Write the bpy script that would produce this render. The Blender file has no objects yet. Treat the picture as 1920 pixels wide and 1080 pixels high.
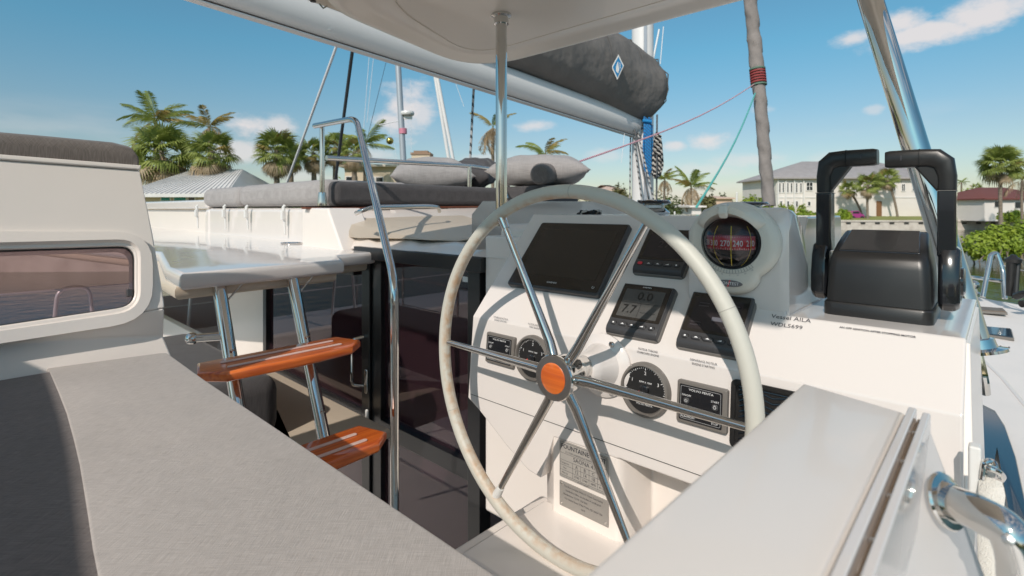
import bpy, bmesh, math, random
from mathutils import Vector, Matrix, Euler
random.seed(7)
sc = bpy.context.scene
COL = sc.collection
# ------------------------------------------------------------------ camera, sky, sun
ZC = 3.3                                    # eye height above the water
F, CX, HY = 982.0, 960.0, 392.5             # focal length and principal column/horizon of the photograph, in its pixels
cd = bpy.data.cameras.new('camera'); cam = bpy.data.objects.new('camera', cd); COL.objects.link(cam)
cam.location = (0, 0, ZC); cam.rotation_euler = (math.radians(90), 0, 0)
cd.sensor_width = 36; cd.lens = F / 1920 * 36; cd.shift_y = -(540 - HY) / 1920
cd.clip_start = .02; cd.clip_end = 4000
cd.dof.use_dof = True; cd.dof.focus_distance = 1.05; cd.dof.aperture_fstop = 8
sc.camera = cam
SUN = Vector((-0.342, -0.733, 0.588)).normalized()
EXPO = 0.72
sc.view_settings.view_transform = 'Standard'; sc.view_settings.look = 'None'
sc.view_settings.exposure = EXPO; sc.view_settings.gamma = 1; sc.view_settings.use_curve_mapping = False
w = bpy.data.worlds.new("World"); sc.world = w; w.use_nodes = True
nt = w.node_tree; N = nt.nodes; L = nt.links
bg = N['Background']; bg.inputs['Strength'].default_value = 1
def vm(op, a, b=None, nt_=None):
    n = N.new('ShaderNodeMath'); n.operation = op
    for i, v in enumerate((a, b)):
        if v is None: continue
        if isinstance(v, (int, float)): n.inputs[i].default_value = v
        else: L.new(v, n.inputs[i])
    return n.outputs[0]
sky = N.new('ShaderNodeTexSky'); sky.sky_type = 'NISHITA'; sky.sun_disc = False
sky.sun_elevation = math.asin(SUN.z); sky.sun_rotation = math.atan2(SUN.x, SUN.y)
sky.altitude = 0; sky.air_density = 1.0; sky.dust_density = .6; sky.ozone_density = 1.0
SKYS = .077
tc0 = N.new('ShaderNodeTexCoord'); sp0 = N.new('ShaderNodeSeparateXYZ'); L.new(tc0.outputs['Generated'], sp0.inputs[0]); el_pre = vm('ARCSINE', sp0.outputs[2])
skm = N.new('ShaderNodeMix'); skm.data_type = 'RGBA'; skm.blend_type = 'MULTIPLY'; skm.inputs[0].default_value = 1
L.new(sky.outputs[0], skm.inputs[6]); 
skt = N.new('ShaderNodeValToRGB'); L.new(vm('MULTIPLY', el_pre, 1.5), skt.inputs[0])
for i, (pos, c) in enumerate(((0, (.70, .68, .69)), (.20, (.66, .74, .74)), (.42, (.50, .90, .90)), (.9, (.66, .98, .96)))):
    e = skt.color_ramp.elements[i] if i < 2 else skt.color_ramp.elements.new(pos)
    e.position = pos; e.color = (*[SKYS*v for v in c], 1)
L.new(skt.outputs[0], skm.inputs[7])
tc = N.new('ShaderNodeTexCoord'); sep = N.new('ShaderNodeSeparateXYZ'); L.new(tc.outputs['Generated'], sep.inputs[0])
no = N.new('ShaderNodeTexNoise'); no.inputs['Scale'].default_value = 11; no.inputs['Detail'].default_value = 9; no.inputs['Roughness'].default_value = .64
mp = N.new('ShaderNodeMapping'); mp.inputs['Scale'].default_value = (1, 1, 1.9); L.new(tc.outputs['Generated'], mp.inputs[0]); L.new(mp.outputs[0], no.inputs['Vector'])
az = vm('ARCTAN2', sep.outputs[0], sep.outputs[1]); el = vm('ARCSINE', sep.outputs[2])
nz = vm('SUBTRACT', no.outputs[0], .5)
blobs = [(1735, 62, 150, 26, 1), (1840, 28, 105, 38, 1), (1690, 45, 60, 26, 1), (1600, 72, 50, 17, .9), (757, 208, 52, 48, 1), (735, 225, 40, 28, .9), (790, 215, 30, 36, .8), (465, 238, 48, 26, 1), (525, 236, 40, 20, .8),
         (455, 285, 55, 26, .8), (1325, 262, 44, 17, .9), (1268, 272, 24, 11, .8), (1000, 236, 42, 13, .8), (690, 290, 60, 18, .55), (910, 300, 50, 16, .5), (1405, 300, 70, 16, .5), (1130, 290, 40, 14, .4), (1300, 320, 90, 14, .4), (1560, 300, 70, 16, .35), (1430, 205, 22, 8, .4), (1640, 205, 22, 12, .5), (560, 330, 60, 14, .5), (150, 210, 1, 1, 0)]
acc = None
for px, py, rx, ry, wt in blobs:
    if wt == 0: continue
    x = (px - CX) / F; z = -(py - HY) / F; a0 = math.atan(x); e0 = math.atan(z / math.hypot(1, x))
    ra = rx / F / (1 + x * x); re = ry / F / math.hypot(1, x)
    u = vm('DIVIDE', vm('SUBTRACT', az, a0), ra); v = vm('DIVIDE', vm('SUBTRACT', el, e0), re)
    d = vm('SUBTRACT', 1.0, vm('SQRT', vm('ADD', vm('MULTIPLY', u, u), vm('MULTIPLY', v, v))))
    d = vm('ADD', d, vm('MULTIPLY', nz, 2.6))
    mr = N.new('ShaderNodeMapRange'); mr.interpolation_type = 'SMOOTHSTEP'; L.new(d, mr.inputs[0]); mr.inputs[1].default_value = -.15; mr.inputs[2].default_value = .75
    dd = vm('MULTIPLY', mr.outputs[0], wt)
    acc = dd if acc is None else vm('MAXIMUM', acc, dd)
# thin general cloud field, all round the horizon; denser unseen cloud overhead is added for fill
no2 = N.new('ShaderNodeTexNoise'); no2.inputs['Scale'].default_value = 5; no2.inputs['Detail'].default_value = 6
mp2 = N.new('ShaderNodeMapping'); mp2.inputs['Scale'].default_value = (1, 1, 4); mp2.inputs['Location'].default_value = (3.1, 1.2, .4); L.new(tc.outputs['Generated'], mp2.inputs[0]); L.new(mp2.outputs[0], no2.inputs['Vector'])
mr = N.new('ShaderNodeMapRange'); mr.interpolation_type = 'SMOOTHSTEP'; L.new(no2.outputs[0], mr.inputs[0]); mr.inputs[1].default_value = .5; mr.inputs[2].default_value = .75
mre = N.new('ShaderNodeMapRange'); L.new(el, mre.inputs[0]); mre.inputs[1].default_value = .17; mre.inputs[2].default_value = .03; 
mrh = N.new('ShaderNodeMapRange'); mrh.interpolation_type = 'SMOOTHSTEP'; L.new(no2.outputs[0], mrh.inputs[0]); mrh.inputs[1].default_value = .46; mrh.inputs[2].default_value = .62
mru = N.new('ShaderNodeMapRange'); L.new(el, mru.inputs[0]); mru.inputs[1].default_value = .40; mru.inputs[2].default_value = .60
gen = vm('MAXIMUM', vm('MULTIPLY', vm('MULTIPLY', mr.outputs[0], mre.outputs[0]), .6), vm('MULTIPLY', mrh.outputs[0], mru.outputs[0]))
acc = vm('MAXIMUM', acc, gen)
cm = N.new('ShaderNodeMix'); cm.data_type = 'RGBA'; L.new(vm('MULTIPLY', acc, .88), cm.inputs[0])
L.new(skm.outputs[2], cm.inputs[6]); cm.inputs[7].default_value = (.50, .465, .455, 1)
L.new(cm.outputs[2], bg.inputs['Color'])
sd = bpy.data.lights.new('sun', 'SUN'); so = bpy.data.objects.new('sun', sd); COL.objects.link(so)
sd.energy = 2.0; sd.angle = math.radians(.55); sd.color = (1, .91, .82)
so.rotation_euler = SUN.to_track_quat('Z', 'Y').to_euler(); so.location = (0, 0, 30)

# ------------------------------------------------------------------ frames
E1 = Vector((.730947, -.682434, 0)); E2 = Vector((.682434, .730947, 0)); E3 = Vector((0, 0, 1))   # starboard, forward, up of the boat
C0 = Vector((0, 0, ZC))
def W(s, t, z): return E1 * s + E2 * t + Vector((0, 0, ZC + z))
def ray(px, py): return Vector(((px - CX) / F, 1, -(py - HY) / F))
def PY(px, py, Y): return C0 + ray(px, py) * Y
def PZ(px, py, z): r = ray(px, py); return C0 + r * (z / r.z)
def PS(px, py, s): r = ray(px, py); return C0 + r * (s / r.dot(E1))
def PT(px, py, t): r = ray(px, py); return C0 + r * (t / r.dot(E2))
def fr(o, x, y, z):
    m = Matrix.Identity(4)
    for i, c in enumerate((x, y, z)):
        for k in range(3): m[k][i] = c[k]
    for k in range(3): m[k][3] = o[k]
    return m
V1 = Vector((.459696, .492375, .739085)); N1 = Vector((-.504376, -.540232, .673613))
V2 = Vector((.055427, .059367, .996695)); N2 = Vector((-.680179, -.728532, .081219))
VW = Vector((.01001, .010722, .999892)); NW = Vector((-.68236, -.730869, .014668))
FP1 = fr(C0 + Vector((.25237, 1.01118, -.20415)), E1, V1, N1)          # upper slope of the helm console
FP2 = fr(C0 + Vector((.24345, .94408, -.32533)), E1, V2, N2)           # lower slope
BOAT = fr(C0, E1, E2, E3)
def FT(t): return fr(C0 + E2 * t, E1, E3, -E2)                         # transverse plane facing aft: x starboard, y up, z aft
def FS(s): return fr(C0 + E1 * s, E2, E3, E1)                          # fore-aft plane facing starboard: x forward, y up, z starboard
def loc(M, p): q = M.inverted() @ p; return (q.x, q.y, q.z)

# ------------------------------------------------------------------ materials
MATC = {}
def mat(name, *a, **k):
    if name not in MATC: MATC[name] = mat_(name, *a, **k)
    return MATC[name]
def mat_(name, col, rough=.5, metal=0, coat=0, bump=None, var=None, spec=None, extra=None, alpha=None):
    m = bpy.data.materials.new(name); m.use_nodes = True; t = m.node_tree; b = t.nodes['Principled BSDF']
    b.inputs['Base Color'].default_value = (*col, 1); b.inputs['Roughness'].default_value = rough; b.inputs['Metallic'].default_value = metal
    b.inputs['Coat Weight'].default_value = coat; b.inputs['Coat Roughness'].default_value = .04
    if spec is not None: b.inputs['Specular IOR Level'].default_value = spec
    if var:   # (scale, amount, colour2, lo, hi)
        tcx = t.nodes.new('ShaderNodeTexCoord'); n = t.nodes.new('ShaderNodeTexNoise'); n.inputs['Scale'].default_value = var[0]; n.inputs['Detail'].default_value = 5
        mpx = t.nodes.new('ShaderNodeMapping'); mpx.inputs['Scale'].default_value = var[5] if len(var) > 5 else (1, 1, 1)
        t.links.new(tcx.outputs['Object'], mpx.inputs[0]); t.links.new(mpx.outputs[0], n.inputs['Vector'])
        r = t.nodes.new('ShaderNodeMapRange'); r.inputs[1].default_value = var[3]; r.inputs[2].default_value = var[4]; r.inputs[4].default_value = var[1]
        t.links.new(n.outputs[0], r.inputs[0])
        x = t.nodes.new('ShaderNodeMix'); x.data_type = 'RGBA'; t.links.new(r.outputs[0], x.inputs[0]); x.inputs[6].default_value = (*col, 1); x.inputs[7].default_value = (*var[2], 1)
        t.links.new(x.outputs[2], b.inputs['Base Color'])
    if bump:  # (scale, strength, distance, mapping scale)
        tcx = t.nodes.new('ShaderNodeTexCoord'); n = t.nodes.new('ShaderNodeTexNoise'); n.inputs['Scale'].default_value = bump[0]; n.inputs['Detail'].default_value = 3
        mpx = t.nodes.new('ShaderNodeMapping'); mpx.inputs['Scale'].default_value = bump[3] if len(bump) > 3 else (1, 1, 1)
        t.links.new(tcx.outputs['Object'], mpx.inputs[0]); t.links.new(mpx.outputs[0], n.inputs['Vector'])
        q = t.nodes.new('ShaderNodeBump'); q.inputs['Strength'].default_value = bump[1]; q.inputs['Distance'].default_value = bump[2]
        t.links.new(n.outputs[0], q.inputs['Height']); t.links.new(q.outputs[0], b.inputs['Normal'])
    if extra: extra(m, t, b)
    return m
GEL = mat('gelcoat', (.845, .78, .725), .28, coat=.25, bump=(3, .10, .02), var=(1.7, .5, (.82, .76, .70), .4, .7))
GELG = mat('gelcoat_gloss', (.755, .705, .67), .12, coat=.5, bump=(2.5, .12, .02))
NONSKID = mat('nonskid', (.83, .78, .73), .55, bump=(600, .4, .001), var=(2, .6, (.72, .69, .655), .4, .7))
BEIGE = mat('beige_liner', (.62, .53, .42), .4, bump=(4, .1, .02))
STEEL = mat('polished_steel', (.66, .645, .62), .055, metal=1, bump=(5, .06, .01), var=(30, .35, (.62, .60, .57), .45, .75))
BRUSH = mat('brushed_steel', (.55, .53, .51), .3, metal=1, bump=(220, .15, .001, (1, 12, 1)))
BLACK = mat('black_plastic', (.016, .0155, .0155), .34, bump=(900, .12, .0004), var=(14, .5, (.035, .033, .031), .5, .8))
BLACKG = mat('black_gloss', (.012, .013, .016), .14, coat=.6)
FRAME = mat('black_frame', (.014, .014, .015), .3, coat=.15)
SCREEN = mat('dark_screen', (.022, .019, .016), .13, spec=.6)
LCD = mat('lcd_grey', (.085, .085, .082), .2)
LCDT = mat('lcd_digits', (.012, .012, .012), .3)
BEZEL = mat('grey_bezel', (.055, .055, .058), .35, bump=(800, .1, .0003))
BZL2 = mat('taupe_bezel', (.17, .155, .14), .35)
WHITE = mat('white_plastic', (.74, .735, .71), .35)
IVORY = mat('ivory_plastic', (.70, .68, .61), .38)
PRINT = mat('dark_print', (.05, .05, .06), .6)
PRINTW = mat('white_print', (.8, .8, .8), .5)
RED = mat('red_print', (.55, .02, .03), .35)
REDK = mat('red_button', (.75, .05, .07), .35)
YEL = mat('yellow_line', (.75, .6, .06), .5)
ALU = mat('spar_white', (.76, .745, .73), .38, bump=(3, .1, .02, (1, 1, 1)), var=(1.3, .6, (.70, .685, .67), .4, .7))
DRED = mat('brown_strip', (.09, .045, .03), .5)
CANV = mat('grey_canvas', (.15, .138, .128), .85, bump=(2.2, .55, .16), var=(3, .6, (.19, .175, .165), .4, .7))
ROPEB = mat('blue_rope', (.01, .22, .52), .7)
ROPET = mat('teal_rope', (.10, .42, .38), .7, bump=(300, .6, .003))
BLUE = mat('blue_print', (.02, .22, .47), .5)
WEB = mat('webbing', (.74, .71, .65), .8)
TAPE = mat('pink_tape', (.6, .22, .3), .5)
SHROUD = mat('galvanised_wire', (.72, .73, .75), .4)
LINER = mat('hardtop_liner', (.83, .745, .65), .32, coat=.2, bump=(3, .08, .02))
SATIN = mat('satin_tube', (.75, .75, .76), .3, metal=.4)
DARKW = mat('dark_wire', (.03, .035, .04), .5)
GOLD = mat('gilt_ball', (.6, .45, .12), .2, metal=1)
MASTG = mat('mast_grey', (.42, .45, .49), .4, metal=.3)
RUB = mat('dark_rubber', (.03, .03, .03), .7)
def weave(base, alt, sc_=1, str_=.35):
    def ex(m, t, b):
        tcx = t.nodes.new('ShaderNodeTexCoord')
        hs = []
        for ms in ((900 * sc_, 40 * sc_, 40 * sc_), (40 * sc_, 900 * sc_, 40 * sc_)):
            mpx = t.nodes.new('ShaderNodeMapping'); mpx.inputs['Scale'].default_value = ms
            n = t.nodes.new('ShaderNodeTexNoise'); n.inputs['Scale'].default_value = 1; n.inputs['Detail'].default_value = 2
            t.links.new(tcx.outputs['Object'], mpx.inputs[0]); t.links.new(mpx.outputs[0], n.inputs['Vector']); hs.append(n.outputs[0])
        a = t.nodes.new('ShaderNodeMath'); a.operation = 'ADD'; t.links.new(hs[0], a.inputs[0]); t.links.new(hs[1], a.inputs[1])
        r = t.nodes.new('ShaderNodeMapRange'); r.inputs[1].default_value = .75; r.inputs[2].default_value = 1.25; t.links.new(a.outputs[0], r.inputs[0])
        x = t.nodes.new('ShaderNodeMix'); x.data_type = 'RGBA'; t.links.new(r.outputs[0], x.inputs[0]); x.inputs[6].default_value = (*base, 1); x.inputs[7].default_value = (*alt, 1)
        n3 = t.nodes.new('ShaderNodeTexNoise'); n3.inputs['Scale'].default_value = 3.5; n3.inputs['Detail'].default_value = 4; t.links.new(tcx.outputs['Object'], n3.inputs['Vector'])
        r3 = t.nodes.new('ShaderNodeMapRange'); r3.inputs[1].default_value = .3; r3.inputs[2].default_value = .7; r3.inputs[3].default_value = .93; r3.inputs[4].default_value = 1.06; t.links.new(n3.outputs[0], r3.inputs[0])
        hs_ = t.nodes.new('ShaderNodeHueSaturation'); t.links.new(x.outputs[2], hs_.inputs['Color']); t.links.new(r3.outputs[0], hs_.inputs['Value'])
        t.links.new(hs_.outputs[0], b.inputs['Base Color'])
        q = t.nodes.new('ShaderNodeBump'); q.inputs['Strength'].default_value = str_; q.inputs['Distance'].default_value = .0015
        q2 = t.nodes.new('ShaderNodeBump'); q2.inputs['Strength'].default_value = .35; q2.inputs['Distance'].default_value = .03
        t.links.new(n3.outputs[0], q2.inputs['Height']); t.links.new(q2.outputs[0], q.inputs['Normal'])
        t.links.new(a.outputs[0], q.inputs['Height']); t.links.new(q.outputs[0], b.inputs['Normal'])
        b.inputs['Sheen Weight'].default_value = .15
    return ex
FABL = mat('fabric_light', (.4, .4, .4), .9, extra=weave((.38, .345, .32), (.50, .46, .43)))
FABD = mat('fabric_shaded', (.05, .05, .05), .9, extra=weave((.105, .085, .078), (.19, .16, .148)))  # seat cloth darkened: the shadow on the bench is put into the colour
FABM = mat('fabric_grey', (.3, .3, .3), .9, extra=weave((.29, .27, .26), (.38, .355, .345), .5))
FABK = mat('fabric_dark', (.05, .05, .05), .9, extra=weave((.05, .046, .048), (.072, .067, .069), .5))
FABR = mat('fabric_roll', (.05, .05, .05), .9, extra=weave((.115, .098, .088), (.185, .16, .145)))
def wood(m, t, b, sc_=(3, 90, 60)):
    tcx = t.nodes.new('ShaderNodeTexCoord'); mpx = t.nodes.new('ShaderNodeMapping'); mpx.inputs['Scale'].default_value = sc_
    n = t.nodes.new('ShaderNodeTexNoise'); n.inputs['Scale'].default_value = 1; n.inputs['Detail'].default_value = 5
    t.links.new(tcx.outputs['Object'], mpx.inputs[0]); t.links.new(mpx.outputs[0], n.inputs['Vector'])
    x = t.nodes.new('ShaderNodeValToRGB'); x.color_ramp.elements[0].position = .3; x.color_ramp.elements[0].color = (.50, .075, .010, 1); x.color_ramp.elements[1].position = .72; x.color_ramp.elements[1].color = (.82, .20, .028, 1)
    t.links.new(n.outputs[0], x.inputs[0]); t.links.new(x.outputs[0], b.inputs['Base Color'])
TEAK = mat('varnished_teak', (.5, .1, .02), .35, coat=1, extra=wood)
TEAKS = mat('varnished_tread', (.5, .1, .02), .3, coat=1, bump=None, extra=lambda m, t, b: wood(m, t, b, (110, 3.5, 70)))
TEAKD = mat('teak_trim', (.16, .045, .02), .4, coat=.4)
TREAD = mat('tread_strip', (.72, .52, .46), .5, bump=(900, .4, .001))
def glassm(name, tint, refl=1.0, rough=0.0, ior=1.52, film=None):
    m = bpy.data.materials.new(name); m.use_nodes = True; t = m.node_tree; t.nodes.remove(t.nodes['Principled BSDF'])
    o = t.nodes['Material Output']; tr = t.nodes.new('ShaderNodeBsdfTransparent'); tr.inputs[0].default_value = (*tint, 1)
    g = t.nodes.new('ShaderNodeBsdfGlossy'); g.inputs['Roughness'].default_value = rough; g.inputs['Color'].default_value = (refl, refl * .93, refl * .97, 1)
    f = t.nodes.new('ShaderNodeFresnel'); f.inputs['IOR'].default_value = ior
    x = t.nodes.new('ShaderNodeMixShader'); t.links.new(f.outputs[0], x.inputs[0]); t.links.new(tr.outputs[0], x.inputs[1]); t.links.new(g.outputs[0], x.inputs[2]); t.links.new(x.outputs[0], o.inputs[0])
    if film:
        d = t.nodes.new('ShaderNodeBsdfDiffuse'); d.inputs[0].default_value = (*film, 1); y = t.nodes.new('ShaderNodeMixShader'); y.inputs[0].default_value = .07
        t.links.new(x.outputs[0], y.inputs[1]); t.links.new(d.outputs[0], y.inputs[2]); t.links.new(y.outputs[0], o.inputs[0])
    return m
GLD = glassm('tinted_glass', (.58, .40, .47), ior=1.75, film=(.30, .16, .20))
GLW = glassm('window_glass', (.74, .64, .65), ior=1.6, film=(.20, .13, .14))
GLH = mat('hatch_glass', (.02, .045, .07), .08, spec=.8)
def rimx(m, t, b):
    tcx = t.nodes.new('ShaderNodeTexCoord'); n = t.nodes.new('ShaderNodeTexNoise'); n.inputs['Scale'].default_value = 70; n.inputs['Detail'].default_value = 8
    t.links.new(tcx.outputs['Object'], n.inputs['Vector'])
    n2 = t.nodes.new('ShaderNodeTexNoise'); n2.inputs['Scale'].default_value = 6; t.links.new(tcx.outputs['Object'], n2.inputs['Vector'])
    sp = t.nodes.new('ShaderNodeSeparateXYZ'); t.links.new(tcx.outputs['Object'], sp.inputs[0])
    def mm(op, a, b_=None):
        q = t.nodes.new('ShaderNodeMath'); q.operation = op
        for i, v in enumerate((a, b_)):
            if v is None: continue
            if isinstance(v, (int, float)): q.inputs[i].default_value = v
            else: t.links.new(v, q.inputs[i])
        return q.outputs[0]
    rad = mm('SQRT', mm('ADD', mm('MULTIPLY', sp.outputs[0], sp.outputs[0]), mm('MULTIPLY', sp.outputs[1], sp.outputs[1])))
    inn = t.nodes.new('ShaderNodeMapRange'); t.links.new(rad, inn.inputs[0]); inn.inputs[1].default_value = .319; inn.inputs[2].default_value = .3105   # stitched inner side wears first
    lft = t.nodes.new('ShaderNodeMapRange'); t.links.new(sp.outputs[0], lft.inputs[0]); lft.inputs[1].default_value = .12; lft.inputs[2].default_value = -.05; lft.inputs[3].default_value = .15
    st = t.nodes.new('ShaderNodeMapRange'); st.inputs[1].default_value = .40; st.inputs[2].default_value = .60; t.links.new(mm('ADD', mm('MULTIPLY', n.outputs[0], .55), mm('MULTIPLY', n2.outputs[0], .45)), st.inputs[0])
    fac = mm('MULTIPLY', mm('MULTIPLY', mm('ADD', mm('MULTIPLY', inn.outputs[0], .95), .02), st.outputs[0]), lft.outputs[0])
    x = t.nodes.new('ShaderNodeMix'); x.data_type = 'RGBA'; t.links.new(fac, x.inputs[0]); x.inputs[6].default_value = (.60, .585, .515, 1); x.inputs[7].default_value = (.50, .33, .20, 1)
    t.links.new(x.outputs[2], b.inputs['Base Color'])
    q = t.nodes.new('ShaderNodeBump'); q.inputs['Strength'].default_value = .25; q.inputs['Distance'].default_value = .002; t.links.new(n.outputs[0], q.inputs['Height']); t.links.new(q.outputs[0], b.inputs['Normal'])
RIM = mat('rim_leather', (.6, .6, .55), .5, extra=rimx)
def braid(name, c1, c2, scale):
    def ex(m, t, b):
        tcx = t.nodes.new('ShaderNodeTexCoord'); wv = t.nodes.new('ShaderNodeTexWave'); wv.bands_direction = 'DIAGONAL'; wv.inputs['Scale'].default_value = scale; wv.inputs['Distortion'].default_value = 1.5
        t.links.new(tcx.outputs['Object'], wv.inputs['Vector'])
        r = t.nodes.new('ShaderNodeValToRGB'); r.color_ramp.interpolation = 'CONSTANT'; r.color_ramp.elements[0].color = (*c1, 1); r.color_ramp.elements[1].color = (*c2, 1); r.color_ramp.elements[1].position = .62
        t.links.new(wv.outputs[0], r.inputs[0]); t.links.new(r.outputs[0], b.inputs['Base Color'])
    return mat(name, c1, .75, extra=ex)
ROPEK = braid('black_white_braid', (.015, .015, .017), (.5, .47, .43), 9)
ROPER = braid('red_white_braid', (.5, .12, .2), (.75, .62, .62), 10)
ROPEG = braid('grey_fleck_braid', (.4, .4, .4), (.05, .05, .05), 7)
ROPEBL = braid('blue_fleck_braid', (.01, .21, .50), (.03, .10, .25), 14)

# ------------------------------------------------------------------ mesh builder
class MB:
    def __init__(s): s.v = []; s.f = []
    def add(s, vs, fs, M=None):
        o = len(s.v)
        for p in vs: s.v.append((M @ Vector(p)) if M else Vector(p))
        s.f += [tuple(i + o for i in f) for f in fs]; return s
    def box(s, x0, x1, y0, y1, z0, z1, M=None):
        return s.add([(x0,y0,z0),(x1,y0,z0),(x1,y1,z0),(x0,y1,z0),(x0,y0,z1),(x1,y0,z1),(x1,y1,z1),(x0,y1,z1)],
                     [(0,3,2,1),(4,5,6,7),(0,1,5,4),(1,2,6,5),(2,3,7,6),(3,0,4,7)], M)
    def loft(s, rings, closed=False, cap=True, M=None):
        n = len(rings[0]); vs = [p for r in rings for p in r]; fs = []
        m = len(rings)
        for i in range(m if closed else m - 1):
            a = i * n; b = ((i + 1) % m) * n
            for j in range(n):
                k = (j + 1) % n; fs.append((a + j, a + k, b + k, b + j))
        if cap and not closed: fs.append(tuple(range(n - 1, -1, -1))); fs.append(tuple(range((m - 1) * n, m * n)))
        return s.add(vs, fs, M)
    def prism(s, poly, z0, z1, M=None): return s.loft([[(x, y, z0) for x, y in poly], [(x, y, z1) for x, y in poly]], M=M)
    def cushion(s, poly, z0, z1, r=.02, M=None):   # rounded pad with offset rings
        c = Vector((sum(p[0] for p in poly) / len(poly), sum(p[1] for p in poly) / len(poly)))
        def off(d):
            out = []
            n = len(poly)
            for i in range(n):
                a, b, e = Vector(poly[i - 1]), Vector(poly[i]), Vector(poly[(i + 1) % n])
                d1 = (b - a).normalized(); d2 = (e - b).normalized(); n1 = Vector((-d1.y, d1.x)); n2 = Vector((-d2.y, d2.x))
                q = (n1 + n2); q = q.normalized() if q.length > 1e-6 else n1
                k = max(.5, q.dot(n1)); out.append(b + q * (d / k))
            return out
        area = sum(poly[i - 1][0] * poly[i][1] - poly[i][0] * poly[i - 1][1] for i in range(len(poly)))
        sg = 1 if area > 0 else -1
        rings = []
        for k in range(5):
            a = math.pi / 2 * k / 4; rings.append([(p.x, p.y, z0 + r - r * math.cos(math.pi / 2 - a) if False else z0 + r * (1 - math.sin(a))) for p in off(sg * r * (1 - math.cos(a)))][::1])
        rings = rings[::-1]
        rings = [[(p.x, p.y, z0 + r * (1 - math.cos(math.pi/2*k/4))) for p in off(sg * r * (1 - math.sin(math.pi/2*k/4)))] for k in range(5)]
        rings += [[(p.x, p.y, z1 - r * (1 - math.sin(math.pi/2*k/4))) for p in off(sg * r * (1 - math.cos(math.pi/2*k/4)))] for k in range(5)]
        return s.loft(rings, M=M)
    def lathe(s, prof, n=32, M=None):
        return s.loft([[(r * math.cos(2*math.pi*k/n), r * math.sin(2*math.pi*k/n), z) for k in range(n)] for r, z in prof], M=M)
    def tube(s, path, r, n=12, closed=False, M=None, flat=1.0):
        P = [Vector(p) for p in path]; m = len(P); R = r if isinstance(r, (list, tuple)) else [r] * m
        T = []
        for i in range(m):
            a = P[i - 1] if (i > 0 or closed) else P[i]; b = P[(i + 1) % m] if (i < m - 1 or closed) else P[i]
            T.append((b - a).normalized())
        u = T[0].orthogonal().normalized(); rings = []
        for i in range(m):
            u = (u - T[i] * u.dot(T[i])).normalized(); v = T[i].cross(u)
            rings.append([P[i] + (u * math.cos(2*math.pi*k/n) + v * math.sin(2*math.pi*k/n) * flat) * R[i] for k in range(n)])
        return s.loft(rings, closed=closed, M=M)
    def sphere(s, c, r, nu=20, nv=12, M=None, sc_=(1,1,1)):
        rings = [[(c[0] + r*sc_[0]*math.sin(math.pi*(j)/nv)*math.cos(2*math.pi*k/nu), c[1] + r*sc_[1]*math.sin(math.pi*j/nv)*math.sin(2*math.pi*k/nu), c[2] - r*sc_[2]*math.cos(math.pi*j/nv)) for k in range(nu)] for j in range(1, nv)]
        return s.loft(rings, M=M)
def rr(cx, cy, w_, h_, r, n=5):
    out = []
    for (sx, sy, a0) in ((1, 1, 0), (-1, 1, 90), (-1, -1, 180), (1, -1, 270)):
        for k in range(n + 1):
            a = math.radians(a0 + 90 * k / n); out.append((cx + sx * (w_/2 - r) + r * math.cos(a), cy + sy * (h_/2 - r) + r * math.sin(a)))
    return out
def smooth_path(pts, r=.05, n=6):
    P = [Vector(p) for p in pts]; out = [P[0]]
    for i in range(1, len(P) - 1):
        a = (P[i-1] - P[i]); b = (P[i+1] - P[i]); d = min(r, a.length * .45, b.length * .45)
        A = P[i] + a.normalized() * d; B = P[i] + b.normalized() * d
        for k in range(n + 1): t = k / n; out.append(A * (1-t)**2 + P[i] * 2*t*(1-t) + B * t*t)
    out.append(P[-1]); return out
def ellip(c, rx, ry, n=32): return [(c[0] + rx*math.cos(2*math.pi*k/n), c[1] + ry*math.sin(2*math.pi*k/n)) for k in range(n)]

MWD = {}
def finish_mesh(me, ang=35):
    bm = bmesh.new(); bm.from_mesh(me); bmesh.ops.recalc_face_normals(bm, faces=bm.faces); bm.to_mesh(me); bm.free()
    me.shade_smooth(); me.set_sharp_from_angle(angle=math.radians(ang))
def tagp(o, label=None, cat=None, group=None, kind=None):
    if label: o['label'] = label
    if cat: o['category'] = cat
    if group: o['group'] = group
    if kind: o['kind'] = kind
def obj(name, mb, m, parent=None, G=None, at=None, bevel=0, seg=2, label=None, cat=None, group=None, kind=None, ang=35, normals=True):
    if G: vs = [G @ v for v in mb.v]
    else: vs = mb.v
    if parent is None:
        if at is None:
            if G: at = G
            else:
                n = len(vs); at = Matrix.Translation((sum(v.x for v in vs)/n, sum(v.y for v in vs)/n, min(v.z for v in vs)))
    else: at = MWD[parent.name]
    I = at.inverted()
    me = bpy.data.meshes.new(name); me.from_pydata([I @ v for v in vs], [], mb.f)
    if normals: finish_mesh(me, ang)
    me.materials.append(m)
    o = bpy.data.objects.new(name, me); COL.objects.link(o)
    if parent is None: o.matrix_world = at
    else: o.parent = parent
    MWD[o.name] = at
    if bevel:
        b = o.modifiers.new('bevel', 'BEVEL'); b.width = bevel; b.segments = seg; b.limit_method = 'ANGLE'; b.angle_limit = math.radians(40); b.harden_normals = True
    tagp(o, label, cat, group, kind); return o
def thing(name, label, cat, at, group=None):
    o = bpy.data.objects.new(name, None); COL.objects.link(o); o.empty_display_size = .1
    if not isinstance(at, Matrix): at = Matrix.Translation(at)
    o.matrix_world = at; MWD[o.name] = at; tagp(o, label, cat, group); return o
def dup(o, M=None, parent=None, label=None):     # copy a thing with its parts, sharing mesh data
    c = o.copy(); COL.objects.link(c); c.parent = parent
    if parent is None and M is not None: c.matrix_world = M
    MWD[c.name] = M if parent is None else MWD[parent.name]
    if label: c['label'] = label
    for ch in [x for x in bpy.data.objects if x.parent == o]: dup(ch, None, c)
    return c
TXC = {}
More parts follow.
